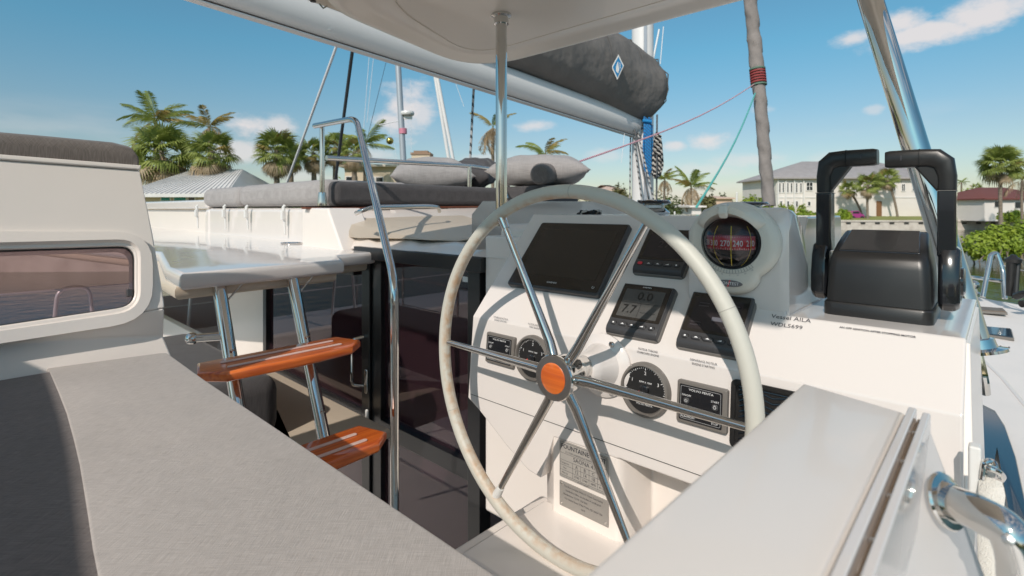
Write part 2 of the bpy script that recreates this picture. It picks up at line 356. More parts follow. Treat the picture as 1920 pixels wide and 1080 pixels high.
def text(s_, size, m, parent, G, x=0, y=0, z=.0012, align='CENTER', rot=0, sx=1, name='lettering', bold=0):
    cu = bpy.data.curves.new('txt', 'FONT'); cu.body = s_; cu.size = size; cu.align_x = align; cu.align_y = 'CENTER'; cu.resolution_u = 2; cu.offset = bold
    to = bpy.data.objects.new('txt', cu); me = bpy.data.meshes.new_from_object(to)
    T = Matrix.Translation((x, y, z)) @ Matrix.Rotation(rot, 4, 'Z') @ Matrix.Diagonal((sx, 1, 1, 1))
    b = MB(); b.add([v.co for v in me.vertices], [tuple(p.vertices) for p in me.polygons], T)
    bpy.data.objects.remove(to); bpy.data.curves.remove(cu); bpy.data.meshes.remove(me)
    return obj(name, b, m, parent, G=G, normals=False)

# ================================================================== LARGE BOAT STRUCTURE
def slab(name, quad, thick, m, up=Vector((0,0,-1)), **k):
    b = MB(); n = len(quad); b.loft([[q for q in quad], [q + up * thick for q in quad]]); return obj(name, b, m, **k)
# decks
slab('side_deck', [W(-.035,.0,-.86), W(-.035,-4.5,-.9), W(1.2,-4.5,-.95), W(1.6,3.5,-.95), W(.9,6.3,-.93), W(-.25,6.95,-.86), W(-3,7.3,-.80), W(-3,2.0,-.80), W(-.035,1.2,-.86)], .12, NONSKID, kind='structure')
slab('aft_deck', [W(-1.45,-4.5,-1.02), W(-.06,-4.5,-1.02), W(-.06,-.85,-1.02), W(-1.45,-.85,-1.02)], .2, NONSKID, kind='structure')
slab('helm_floor', [W(-.98,-.8,-1.12), W(-.05,-.8,-1.12), W(-.05,1.3,-1.12), W(-.98,1.3,-1.12)], .1, NONSKID, kind='structure')
slab('cockpit_floor', [W(-7.2,-3.6,-2.1), W(-1.45,-3.6,-2.1), W(-1.45,1.5,-2.1), W(-7.2,1.5,-2.1)], .1, NONSKID, kind='structure')
slab('saloon_floor', [W(-7,1.5,-2.1), W(-.9,1.5,-2.1), W(-.9,6,-2.1), W(-7,6,-2.1)], .1, NONSKID, kind='structure')
# hulls below the decks
hb = MB(); hb.box(-1.4, .9, -4, 7, -3.2, -2.2, M=BOAT); obj('yacht_hull', hb, GEL, label='white starboard hull of the yacht at the waterline below the deck', cat='hull')
# coachroof block (roof over the saloon) ahead of the doors
def coach():
    t = thing('coachroof', 'white moulded coachroof over the saloon behind the steering wheel', 'coachroof', W(-2.2, 1.5, -.3))
    # soffit that rises from the door head to the teak edge of the upper deck
    bot = [PT(x, y, 1.385) for x, y in ((640, 466), (700, 466.5), (780, 471), (860, 478), (950, 486), (1010, 490))]
    top = [PS(x, y, -2.84) for x, y in ((612, 390.5), (660, 390.5), (740, 390), (840, 389), (905, 388))] + [W(-2.55, 3.2, .02)]
    b = MB(); back = [p + E2 * .25 + E3 * .0 for p in bot]; backt = [p + E2 * .25 for p in top]
    rings = []
    for i in range(6): rings.append([bot[i], top[i], backt[i], back[i]])
    b.loft(rings); obj('soffit', b, GEL, t, bevel=.006)
    # recessed beige panel
    P = [PT(x, y, 1.2) for x, y in ((625, 414), (640, 410), (876, 404), (888, 410), (908, 436), (908, 446))]
    ins = []
    def onface(px, py):   # intersection with the soffit, bilinear on bot/top
        best = None
        r = ray(px, py)
        for i in range(5):
            for A, B_, C_ in ((bot[i], bot[i+1], top[i]), (bot[i+1], top[i+1], top[i])):
                n = (B_ - A).cross(C_ - A)
                if abs(n.dot(r)) < 1e-9: continue
                k = (A - C0).dot(n) / n.dot(r); p = C0 + r * k
                v0, v1, v2 = C_ - A, B_ - A, p - A
                d00, d01, d02, d11, d12 = v0.dot(v0), v0.dot(v1), v0.dot(v2), v1.dot(v1), v1.dot(v2)
                de = d00*d11 - d01*d01; u = (d11*d02 - d01*d12)/de; v = (d00*d12 - d01*d02)/de
                if u > -.02 and v > -.02 and u + v < 1.02: return p
        return PT(px, py, 1.6)
    poly = [(634, 416), (644, 411), (700, 409), (780, 406), (868, 404), (880, 408), (904, 432), (908, 440), (900, 446), (860, 452), (800, 450), (730, 446), (670, 446), (652, 444)]
    q = [onface(x, y) for x, y in poly]
    d = Vector((-.35, -.75, .12)).normalized()
    b = MB(); b.loft([[p + d * .005 for p in q], [p - d * .03 for p in q]]); obj('recess_panel', b, BEIGE, t, bevel=.003)
    # solid roof running forward
    b = MB(); b.prism([(-2.55, 2.05), (-.72, 2.05), (-1.95, 6.2), (-2.55, 6.2)], -.34, -.06, M=BOAT); b.prism([(-2.6, 1.47), (-.12, 1.47), (-.337, 2.09), (-.82, 3.37), (-1.9, 6.1), (-2.6, 6.1)], -.86, -.345, M=BOAT); obj('roof_moulding', b, GEL, t, bevel=.04, seg=3)
    # raised seat end and sloping white step seen above the wheel
    b = MB(); pl = [PS(x, y, -1.55) for x, y in ((884, 402), (905, 376), (1040, 376), (1110, 376), (1180, 440), (1180, 470), (884, 470))]
    b.loft([pl, [p + E2 * .7 for p in pl]]); obj('step_moulding', b, GEL, t, bevel=.02, seg=3)
    b = MB(); b.box(-1.4, -.47, 1.42, 2.02, -.3, -.055, M=BOAT); obj('cabin_top', b, GEL, t, bevel=.03, seg=3)
    b = MB(); b.tube([PS(x, y, -1.5) for x, y in ((958, 421), (990, 422.5))], .004, 8); obj('teak_inlay', b, TEAKD, t)
    return t
coach()
# white bulkhead pieces on the door plane
b = MB(); b.box(-4.32, -3.50, -1.6, -.255, -.06, 0, M=FT(1.4)); b.box(-7.3, -4.9, -2.1, -1.05, -.06, 0, M=FT(1.4))
obj('cockpit_bulkhead', b, GEL, bevel=.01, label='white cockpit bulkhead panel left of the dark glass doors', cat='wall')
b = MB(); b.box(-1.44, -.9, -1.15, -.10, -.3, 0, M=FT(1.39)); obj('helm_bulkhead', b, GEL, bevel=.01, label='narrow white bulkhead right of the doors behind the helm console', cat='wall')
# sliding doors
def doors():
    M = FT(1.4)
    t = thing('saloon_door', 'black framed sliding saloon doors with purple tinted glass below the upper deck', 'door', W(-2.4, 1.4, -2.1))
    b = MB(); p_ = [loc(M, PT(x, y, 1.4)) for x, y in ((868, 518), (890, 519), (890, 531), (868, 530))]; b.box(p_[0][0], p_[0][0] + (p_[1][0]-p_[0][0])*.55, p_[2][1], p_[0][1], .001, .002, M=M); st_ = obj('sticker', b, WHITE, t); b = MB(); b.box(p_[0][0] + (p_[1][0]-p_[0][0])*.56, p_[1][0], p_[2][1], p_[0][1], .001, .002, M=M); obj('sticker', b, REDK, t, label='red half of the small sticker')
    def bx(nm, x0, x1, y0, y1, z0, z1, m=FRAME, par=t, bv=.003): b = MB(); b.box(x0, x1, y0, y1, z0, z1, M=M); return obj(nm, b, m, par, bevel=bv)
    def S(px, py): p = loc(M, PT(px, py, 1.4)); return p
    xl = -3.50; xr = -1.44
    bx('header', -2.36, xr, -.242, -.184, -.04, .03); bx('header', xl, -2.362, -.33, -.26, -.04, .03)
    bx('stile', xl, xl + .05, -2.1, -.33, -.03, .02)
    c0 = S(682, 600)[0]; c1 = S(697, 600)[0]; c2 = S(714, 600)[0]; r0 = S(880, 600)[0]; r1 = S(903, 600)[0]
    bx('stile', c0, c1 - .002, -2.1, -.235, -.03, .012); bx('stile', c1 + .002, c2, -2.1, -.235, -.05, 0)
    bx('stile', r0, r1, -2.1, -.235, -.05, .01)
    bx('rail', xl + .05, c0, -1.07, -.99, -.03, .01)
    yk = S(714, 786)[1]
    bx('rail', c2, r0, yk - .075, yk, -.045, .004)
    bx('glass_pane', xl + .05, c0, -.99, -.235, -.012, -.004, GLD, bv=0); bx('glass_pane', xl + .05, c0, -2.1, -1.07, -.012, -.004, GLD, bv=0)
    bx('glass_pane', c2, r0, yk, -.235, -.03, -.022, GLD, bv=0); bx('glass_pane', c2, r0, -2.05, yk - .075, -.03, -.022, GLD, bv=0)
    hx = (c0 + c1) / 2 + .0
    b = MB(); ya = S(690, 632)[1]; yb = S(690, 724)[1]
    b.tube(smooth_path([(hx - .02, ya, .01), (hx - .045, ya - .01, .06), (hx - .045, yb + .01, .06), (hx - .02, yb, .01)], .02), .008, 10, M=M); obj('pull_handle', b, STEEL, t)
    b = MB(); b.cushion(rr(hx + .015, (ya + yb) / 2 - .09, .026, .12, .012), .012, .022, .004, M=M); obj('lock_plate', b, STEEL, t)
    b = MB(); b.cushion(rr(hx + .02, yb - .14, .026, .07, .012), .012, .020, .004, M=M); obj('latch_cover', b, WHITE, t)
doors()
# saloon interior seen through the glass
b = MB(); b.box(-6.6, -4.5, 2.3, 3.2, -2.1, -1.5, M=BOAT); b.box(-6.6, -4.5, 3.1, 3.4, -1.6, -1.12, M=BOAT)
obj('saloon_sofa', b, mat('interior_seat', (.5, .4, .4), .8), bevel=.05, label='pale sofa inside the saloon behind the tinted glass', cat='sofa')
b = MB(); b.box(-4.3, -3.3, 2.5, 3.4, -2.1, -1.18, M=BOAT); obj('galley_counter', b, mat('interior_wood', (.3, .17, .12), .4), bevel=.02, label='galley counter inside the saloon right of the sofa', cat='counter')
b = MB(); b.box(-7, -.9, 5.2, 5.3, -2.1, -1.0, M=BOAT); b.box(-7, -.9, 5.2, 5.3, -.5, -.4, M=BOAT); b.box(-1.0, -.9, 1.6, 5.2, -2.1, -.4, M=BOAT); b.box(-7, -1.0, 1.55, 5.2, -.43, -.40, M=BOAT); b.box(-7.05, -7, 1.6, 5.2, -2.1, -1.0, M=BOAT)
obj('saloon_lining', b, mat('interior_wall', (.55, .47, .46), .7), label='shaded lining of the saloon behind the tinted doors', cat='wall')
# cockpit bench with grey cushion
b = MB(); b.cushion([loc(BOAT, p)[:2] for p in (PZ(512, 770, -.99), PZ(560, 880, -.99))] + [(-2.02, .75), (-2.02, 1.36), (-3.48, 1.36), (-3.48, .8)], -1.04, -.99, .02, M=BOAT)
obj('cockpit_bench', b, BEIGE, label='beige bench top at the foot of the sliding doors behind the steps', cat='bench')
b = MB(); b.box(-3.5, -2.28, .50, .98, -.985, -.715, M=BOAT); obj('bench_cushion', b, FABK, bevel=.07, seg=4, label='dark grey cushion lying on the cockpit bench left of the lower step', cat='cushion')
# ------------------------------------------------------------------ upper deck: platform, lounge base
def upper():
    t = thing('upper_platform', 'white upper platform at the head of the boarding steps', 'platform', W(-2.5, .9, -.25))
    P = [PZ(x, y, -.205) for x, y in ((338, 513), (310, 501), (297, 472))] + [W(-9.5, -.6, -.205), W(-9.5, 2.2, -.205), W(-2.7, 2.2, -.205), W(-2.2, 1.38, -.205), PZ(636, 478, -.205), PZ(600, 468, -.205)[:] and PZ(645, 487, -.205)]
    P2 = [loc(BOAT, p)[:2] for p in P]
    b = MB(); b.cushion(P2, -.262, -.205, .018, M=BOAT); obj('deck_board', b, GELG, t)
    q = [loc(BOAT, p)[:2] for p in P]; cx = -3.0
    b = MB(); b.cushion([(x - .06 if x > -3 else x, y) for x, y in q], -.30, -.25, .02, M=BOAT); obj('deck_underside', b, BEIGE, t)
    b = MB(); p = PZ(547, 457, -.203); b.tube([p + Vector((.06*math.cos(a), .03*math.sin(a), .004)) for a in [k*math.pi/10 for k in range(20)]], .005, 6, closed=True); obj('lift_ring', b, STEEL, t)
    # base of the lounge, aft face
    b = MB(); b.box(-4.95, -2.80, 1.5, 4.6, -.26, .012, M=BOAT); obj('lounge_base', b, GELG, t, bevel=.03, seg=3)
    # gusset that leans down beside the doors
    A = [PT(566, 390, 1.355), PT(614, 390, 1.355), PT(647, 486, 1.33), PT(644, 492, 1.33), PT(566, 475, 1.355)]
    b = MB(); b.loft([A, [p + E2 * .2 + E1*.0 for p in A]]); obj('gusset', b, GEL, t, bevel=.012, seg=3)
    b = MB(); b.box(-10, -4.97, 1.55, 1.7, -.26, .0, M=BOAT); obj('port_wall', b, GEL, t, bevel=.02)
    b = MB(); b.box(-10, -4.97, 1.50, 1.75, .005, .085, M=BOAT); obj('port_cap', b, GELG, t, bevel=.02)
    b = MB(); b.box(-5.02, -4.9, 1.49, 1.6, -.26, .005, M=BOAT); obj('corner_moulding', b, GELG, t, bevel=.03)
    pts = [PS(573, 388, -2.79), PS(640, 388.5, -2.79), PS(740, 387.5, -2.79), PS(904, 386, -2.79)]
    b = MB(); b.loft([[p, p - E3 * .012, p - E3 * .012 - E1 * .05, p - E1 * .05] for p in pts]); obj('teak_edge', b, TEAKD, t)
    for i, (x, yt, yb) in enumerate(((376, 387, 428), (428, 387, 430), (470, 388, 430), (540, 388, 440))):
        c = thing_latch = None
        a = PT(x, yt, 1.49); e = PT(x - 1, yb, 1.49)
        b = MB(); b.tube([a + E3*.01 - E2*.02, a - E2*.03, a.lerp(e, .5) - E2*.02, e - E2*.015], [.009, .011, .008, .006], 8); o = obj('latch_strap', b, WHITE, t)
        b = MB(); q_ = a.lerp(e, .3); b.box(-.014, .014, -.03, .03, -.008, .014, M=fr(q_ - E2*.03, E1, E3, -E2)); obj('buckle', b, WHITE, o, bevel=.004)
upper()
# lounge cushions
def pad(name, s0, s1, t0, t1, z0, z1, m, label, bv=.045, G=None, group=None):
    b = MB(); nx, ny = max(2, int((s1 - s0) / .25)), max(2, int((t1 - t0) / .25))
    b.box(s0, s1, t0, t1, z0, z1, M=BOAT); return obj(name, b, m, at=BOAT @ Matrix.Translation(((s0+s1)/2, (t0+t1)/2, z0)), bevel=bv, seg=5, label=label, cat='cushion', group=group)
sL = loc(BOAT, PT(455, 370, 1.5))[0]
pad('lounge_cushion', -4.98, sL - .01, 1.46, 2.1, .02, .175, FABM, 'short grey lounge cushion at the far left end of the upper deck row', .06)
pad('lounge_cushion', sL + .01, -2.86, 1.46, 2.1, .02, .178, FABM, 'grey lounge cushion beside the tall handrail post', .06)
pad('lounge_cushion', -3.4, -2.79, 1.50, 3.3, .02, .165, FABK, 'long dark lounge cushion running behind the low steel rail', .045)
pad('lounge_mattress', -4.9, -3.42, 2.12, 4.5, .02, .15, FABM, 'flat grey mattress in the middle of the upper lounge', .05)
pad('lounge_cushion', -2.35, -1.95, 2.4, 2.72, -.04, .145, FABK, 'dark seat cushion right of the steel pole under the plump pillow', .03)
def pillow(c, lx, ly, h, rz, m, label, tilt=0, wr=.012):
    b = MB(); n = 22; random.seed(int(abs(c.x)*100))
    ph = random.random()*6
    rings = []
    vs = []; fs = []
    for side in (1, -1):
        for i in range(n + 1):
            for j in range(n + 1):
                u = i/n*2-1; v = j/n*2-1
                e = max(0, (1-abs(u)**2.4)*(1-abs(v)**2.4))**.5
                pin = 1 - .10*(1-abs(u)**2)*abs(v)**3 ; pin2 = 1 - .10*(1-abs(v)**2)*abs(u)**3
                z = side*h/2*e + wr*e*math.sin(u*13+ph+v*3)*abs(u)**1.0*(1) + wr*.7*e*math.sin(v*11+u*4+ph)
                vs.append((u*lx/2*pin2, v*ly/2*pin, z))
    k = (n+1)**2
    for sdx in range(2):
        for i in range(n):
            for j in range(n):
                a = sdx*k+i*(n+1)+j; q = (a, a+1, a+n+2, a+n+1); fs.append(q if sdx else q[::-1])
    b.add(vs, fs)
    at = Matrix.Translation(c) @ Matrix.Rotation(rz, 4, 'Z') @ Matrix.Rotation(tilt, 4, 'X')
    o = obj('pillow', b, m, G=at, label=label, cat='pillow', ang=80)
    bm = bmesh.new(); bm.from_mesh(o.data); bmesh.ops.remove_doubles(bm, verts=bm.verts, dist=.002); bm.to_mesh(o.data); bm.free()
    return o
pillow(PY(812, 327, 4.25), .66, .5, .27, .15, FABM, 'light grey pillow behind the low rail, leftmost on the lounge', .12)
pillow(PY(888, 325, 4.35), .42, .45, .24, -.3, FABK, 'dark pillow squeezed between the two light pillows', .25)
pillow(PY(1012, 321, 3.45), .66, .50, .21, -.12, FABM, 'large plump grey pillow with gathered seams right of the pole', .05, .008)
b = MB(); b.tube([PY(1012, 327, 3.10), PY(1014, 326.5, 3.13), PY(1046, 325, 3.5)], [.052, .066, .066], 24); obj('bolster', b, FABR, bevel=.012, seg=3, label='round dark bolster end sticking out of the plump pillow', cat='bolster')
# ------------------------------------------------------------------ rails of the upper deck
def railcup(t, p):
    b = MB(); b.lathe([(.026, 0), (.026, .02), (.021, .075), (.017, .078)], 20, M=Matrix.Translation(p)); obj('base_cup', b, STEEL, t)
def rails():
    t = thing('boarding_handrail', 'tall bent steel handrail beside the boarding steps', 'handrail', W(-1.44, .98, -1.6))
    p1 = PY(604, 386, 2.95); top = PY(604, 236, 2.95)
    railcup(t, p1)
    b = MB(); b.tube([p1, top], .0135, 16); obj('post', b, STEEL, t)
    a = PY(590, 236, 2.95); bnd = PY(668, 222, 2.62); lo = PY(740, 530, 1.78); fo = Vector((lo.x, lo.y, ZC - 2.0))
    b = MB(); b.tube(smooth_path([a, PY(640, 226.5, 2.75), bnd, lo, fo], .09, 10), .0148, 18); obj('hand_tube', b, STEEL, t)
    t = thing('deck_rail', 'low horizontal steel rail along the dark lounge cushion', 'rail', W(-2.84, 2.3, .02))
    a = PY(612, 296, 2.97); b_ = PY(880, 311, 3.83); c = PY(930, 318, 4.05)
    b = MB(); b.tube(smooth_path([a, b_, c, c - E3 * .12 + E2 * .15], .08), .015, 16); obj('top_tube', b, STEEL, t)
    p2 = PY(880, 381, 3.83); b = MB(); b.tube([p2, b_], .0155, 14); obj('post', b, STEEL, t); railcup(t, p2)
    p3 = PY(950, 372, 3.0); b = MB(); b.tube([p3, PY(941, 345, 3.0), PY(930, 330, 3.4)], .012, 10); obj('brace', b, STEEL, t)
    t = thing('grab_rail', 'short polished grab rail on the coaming below the teak edge', 'rail', PY(745, 392, 2.6))
    b = MB(); b.tube(smooth_path([PY(668, 400, 2.5), PY(676, 396, 2.42), PY(700, 388.5, 2.45), PY(800, 386.5, 2.72), PY(822, 388, 2.78), PY(824, 396, 2.86)], .05), .0105, 14); obj('grab_tube', b, STEEL, t)
rails()
# ------------------------------------------------------------------ boarding steps
def steps():
    t = thing('boarding_steps', 'steel and varnished teak boarding steps below the white platform', 'steps', fr(W(-1.7, .76, -1.5), E1, E2, E3))
    def tp(tt, z): return W(-1.98 + (-.24 - z) * .47, tt, z)
    for tt in (.63, .885):
        b = MB(); b.tube([tp(tt, -.25), tp(tt, -1.9)], .0215, 22); o = obj('stringer', b, STEEL, t)
        b = MB(); b.tube([tp(tt, -.33) , tp(tt, -.26) + E2 * .07 + E1 * .02], .003, 6); obj('stay_wire', b, STEEL, o)
    b = MB(); q = tp(.63, -.425); b.tube([q, q - E2 * .05 - E1 * .03, q - E2 * .09 - E1 * .05], .014, 12); b.sphere(q - E2 * .09 - E1 * .05, .02); obj('pivot_fitting', b, STEEL, t)
    for z, px in ((-.462, ((399, 706), (682, 642), (646, 617), (352, 671))), (-.705, ((640, 868), (727, 815), (680, 775), (545, 822)))):
        q = [loc(BOAT, PZ(x, y, z)) for x, y in px]
        sF = (q[0][0] + q[1][0]) / 2; sB = sF - .165; tE = q[1][1]; tS = .40
        if z > -.6: tS = loc(BOAT, PZ(372, 694, z))[1]
        out = [(sF, tS + .05), (sF + .012, (tS + tE) / 2), (sF, tE - .05), (sF - .055, tE + .012), (sB, tE - .02), (sB, tS + .02), (sF - .06, tS - .01)]
        b = MB(); b.cushion(out, z - .030, z, .009, M=BOAT); st = obj('tread', b, TEAKS, t)
        for tt in (.63, .885):
            b = MB(); b.lathe([(.009, 0), (.009, .0015), (.0001, .0035)], 12, M=Matrix.Translation(W(-1.98 + (-.24 - z)*.47 + .035, tt, z))); obj('bolt_head', b, STEEL, st)
        for s_ in (sF - .045, sF - .105):
            b = MB(); b.cushion(rr(s_, (tS + tE) / 2, .016, (tE - tS) - .13, .0075), z + .0005, z + .0035, .001, M=BOAT); obj('grip_strip', b, TREAD, st)
steps()
# ------------------------------------------------------------------ port side beyond the opening
slab('port_deck', [W(-6.7, -3, -1.36), W(-5.5, -3, -1.36), W(-5.5, 4, -1.36), W(-6.7, 4, -1.36)], .9, GELG, kind='structure')
b = MB(); b.box(-5.56, -5.46, -3.4, 1.4, -2.1, -1.30, M=BOAT); b.box(-4.35, -3.5, 1.0, 1.39, -2.1, -1.25, M=BOAT); obj('bulwark', b, GEL, bevel=.03, seg=3, label='white inner side of the cockpit below the port guard rail', cat='wall')
t = thing('port_guardrail', 'steel guard rail with lifelines seen through the gap left of the steps', 'guardrail', W(-6.3, 0, -1.36))
for i, tt in enumerate((-.9, .62, 1.72, 3.2)):
    p = W(-6.35, tt, -1.36); b = MB(); b.tube(smooth_path([p, p + E3*.63 + E2*.05, p + E3*.63 + E2*.28, p + E2*.33], .1), .016, 12); obj('stanchion', b, SATIN, t)
for z in (-.74, -1.02):
    b = MB(); b.tube([W(-6.35, -4, z), W(-6.35, 4, z)], .007, 6); obj('lifeline', b, SATIN, t)
# aft rail and transom behind the camera side, mirrored in the door glass
t = thing('stern_rail', 'steel stern rail mirrored in the dark door glass', 'rail', W(-4, -3.3, -2))
for tt in range(6):
    p = W(-6.9 + tt * 1.1, -1.25, -1.75); b = MB(); b.tube([p, p + E3 * 1.0], .014, 8); obj('stanchion', b, STEEL, t)
for z in (-.5, -.9, -1.25):
    b = MB(); b.tube([W(-6.9, -1.25, z), W(-2.0, -1.25, z - .05)], .008 if z < -.6 else .014, 8); obj('bar', b, STEEL, t)
b = MB(); b.box(-7.2, -1.6, -1.6, -1.15, -2.2, -1.5, M=BOAT); obj('transom', b, GEL, bevel=.03, label='white transom moulding mirrored in the door glass', cat='transom')

# ------------------------------------------------------------------ left seat wall with window
def leftwall():
    tau = math.radians(17); nW = (E1*math.cos(tau) + E3*math.sin(tau)).normalized(); uW = nW.cross(E2) * -1
    if uW.z < 0: uW = -uW
    base_ = W(-1.514, 0, -.35); M = fr(base_ - uW*0, E2, uW, nW)
    def PSW(px, py): r = ray(px, py); return C0 + r*((base_ - C0).dot(nW)/r.dot(nW))
    t = thing('seat_wall', 'cream white seat end wall with a long rounded window', 'wall', W(-1.514, .0, -.6))
    def S(px, py): return loc(M, PSW(px, py))[:2]
    out = [S(-120, 291), S(262, 319.5), S(268, 322), S(325, 655)]
    a0 = S(-60, 475); a1 = S(253, 460); a2 = S(253, 573); a3 = S(-60, 620)
    # body: profile steps in below the window; polygon with opening
    def poly_hole(outer, inner, z0, z1):
        bm = bmesh.new(); loops = []
        for pl in (outer, inner):
            vs = [bm.verts.new((x, y, z1)) for x, y in pl]; es = [bm.edges.new((vs[i], vs[(i+1) % len(vs)])) for i in range(len(vs))]; loops += es
        r = bmesh.ops.triangle_fill(bm, edges=loops, use_beauty=True); fs = [g for g in r['geom'] if isinstance(g, bmesh.types.BMFace)]
        ex = bmesh.ops.extrude_face_region(bm, geom=fs); bmesh.ops.translate(bm, verts=[g for g in ex['geom'] if isinstance(g, bmesh.types.BMVert)], vec=(0, 0, z0 - z1))
        b = MB(); bm.verts.index_update(); b.add([v.co.copy() for v in bm.verts], [tuple(v.index for v in f.verts) for f in bm.faces], M); bm.free(); return b
    cx = (a0[0] + a1[0]) / 2; 
    def rquad(TL, TR, BR, BL, r=.03):
        pts = []
        c = [Vector(TL), Vector(TR), Vector(BR), Vector(BL)]
        for i in range(4):
            P = c[i]; A = c[i-1]; B_ = c[(i+1) % 4]; u = (A-P).normalized()*r; v = (B_-P).normalized()*r
            for k in range(7): q = k/6; p = (P+u)*(1-q)**2 + P*2*q*(1-q) + (P+v)*q*q; pts.append((p.x, p.y))
        return pts
    win = rquad((a0[0]-.25, a0[1]+.01), a1, a2, (a3[0]-.25, a3[1]-.01), .035)
    ztop = S(262, 319)[1]
    outer = [(-.9, ztop + .03), (S(-120,291)[0], S(-120,291)[1]), S(262, 319.5), S(287, 440), S(308, 565), S(309, 577), (S(0,625)[0], S(0,620)[1]-.012), (-.9, .05)]
    b = poly_hole(outer, win, -.07, 0); obj('upper_panel', b, GEL, t, bevel=.004)
    # chamfer and lower panel
    y1 = S(309, 577)[1]
    up = [(-.9, .05, 0), (S(0,625)[0], S(0,620)[1]-.012, 0), (*S(309, 577), 0)]
    xe = S(309, 577)[0]; xe2 = S(325, 655)[0]
    mid = [(-.9, -.0, -.030), (S(0,625)[0], S(0,640)[1], -.030), (S(314,628)[0], S(314,628)[1], -.030)]
    low = [(-.9, -.4, .03), (S(0,625)[0], -.4, .03), (xe2 + .09, -.4, .03)]
    bk = [(-.9, -.4, -.12), (S(0,625)[0], -.4, -.12), (xe2 + .09, -.4, -.12)]
    bu = [(x, y, -.12) for x, y, z in up]
    b = MB(); rings = [[up[i], mid[i], low[i], bk[i], bu[i]] for i in range(3)]; b.loft(rings, M=M); obj('lower_panel', b, GEL, t, bevel=.006)
    b = MB(); b.prism([(-.9, ztop + .028), (S(-120,291)[0], S(-120,291)[1]), S(262, 319), S(265, 311), (S(-120,283)[0], S(-120,281)[1]), (-.9, ztop + .045)], -.085, .006, M=M); obj('cap_ledge', b, GEL, t, bevel=.003)
    f0 = rquad((a0[0]-.3, a0[1]+.055), (S(287,436)), (S(287, 601)), (a3[0]-.3, a3[1]-.045), .085)
    f1 = rquad((a0[0]-.26, a0[1]+.022), (S(262,450)), (S(262, 584)), (a3[0]-.26, a3[1]-.02), .05)
    b = MB(); b.loft([[(x, y, .0005) for x, y in f0], [(x, y, .010) for x, y in [(p[0]*.985+cx*.015, p[1]) for p in f0]], [(x, y, .012) for x, y in f1], [(x, y, -.02) for x, y in win], [(x, y, -.03) for x, y in win]], cap=False, M=M); fo = obj('window_frame', b, GEL, t)
    b = MB(); b.loft([[(x, y, -.008) for x, y in win], [(x*.988+cx*.012, y*.97+(a1[1]+a2[1])/2*.03, -.008) for x, y in win], [(x*.988+cx*.012, y*.97+(a1[1]+a2[1])/2*.03, -.016) for x, y in win], [(x, y, -.016) for x, y in win]], closed=True, M=M); obj('rubber_seal', b, RUB, fo)
    b = MB(); b.prism(win, -.014, -.011, M=M); obj('window_pane', b, GLW, t)
    b = MB(); h = loc(M, PSW(244, 548)); b.box(h[0]-.006, h[0]+.006, h[1]-.009, h[1]+.009, -.011, -.003, M=M); obj('window_catch', b, BEZEL, t, bevel=.002)
    # roll cushion on top
    b = MB(); c0_ = S(-200, 262); c1_ = S(262, 306)
    prof = []
    z0 = ztop + .016
    ring = [(-.004, .002), (.004, .034), (-.004, .060), (-.028, .076), (-.06, .080), (-.10, .066), (-.12, .034), (-.115, .002)]
    rings = []
    xe_ = S(261, 300)[0]
    for x, k in ((-.95, 1), (-.3, 1), (.15, 1), (xe_ - .05, .97), (xe_ - .012, .85), (xe_, .45)):
        yb = S(262, 312)[1] + (S(0, 297)[1] - S(262, 312)[1]) * (x - xe_) / (S(0, 297)[0] - xe_)
        rings.append([(x, yb + y * k, z * (.6 + .4*k)) for z, y in ring])
    b.loft(rings, M=M); obj('back_roll', b, FABR, ang=80, bevel=.006, label='charcoal padded roll along the top of the seat end wall', cat='cushion')
leftwall()
# seat
def seat():
    t = thing('helm_bench', 'wide grey helm bench with a light front pad and a rear pad with the shade put into its colour', 'seat', W(-.9, .0, -.9))
    z = -.35
    cpt = [loc(BOAT, PZ(x, y, z))[:2] for x, y in ((86, 690), (105, 735), (120, 775), (133, 825), (143, 870), (150, 915), (158, 970), (166, 1030), (176, 1085), (184, 1180))]
    tf = .357
    corner = loc(BOAT, PZ(320, 655, z))
    light = [(-1.500, cpt[0][1]+.0), (-1.500, tf - .01)] + [(-1.49, tf + .004), (-1.2, tf), (-.2, tf)] + [(-.2, cpt[-1][1] - .03)] + [(x + .0015, y + .0015) for x, y in cpt[::-1]]
    light = light[1:]; SHF = .03
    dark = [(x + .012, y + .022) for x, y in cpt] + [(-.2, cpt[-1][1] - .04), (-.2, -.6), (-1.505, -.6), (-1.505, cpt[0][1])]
    b = MB(); b.cushion(light, z - .11, z, .005, M=BOAT); obj('light_pad', b, FABL, t, ang=60)
    b = MB(); b.tube([W(-1.49, tf - .003, z - .012), W(-1.2, tf - .003, z - .012), W(-.2, tf - .003, z - .012)], .0032, 8); obj('piping', b, FABL, t)
    b = MB(); b.cushion(dark, z - .105, z - .0012, .004, M=BOAT); obj('shaded_pad', b, FABD, t, ang=60)  # separate dark pad, cut along the shadow edge to deepen the shade
    b = MB(); b.box(-1.5, -.2, -.6, tf - .04, -1.12, z - .112, M=BOAT); obj('seat_base', b, GEL, t, bevel=.02)
    top = []
    for x, y in cpt: lam = (y + .6)/.769; top.append((x + .25*lam, -.35 + .588*lam))  # unseen backrest: top edge shaped so its shadow ends at the pad seam
    top = [(-1.5, top[0][1])] + top
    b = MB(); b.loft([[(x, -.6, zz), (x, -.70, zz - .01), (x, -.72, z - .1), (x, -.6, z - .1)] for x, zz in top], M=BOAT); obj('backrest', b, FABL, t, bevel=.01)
seat()
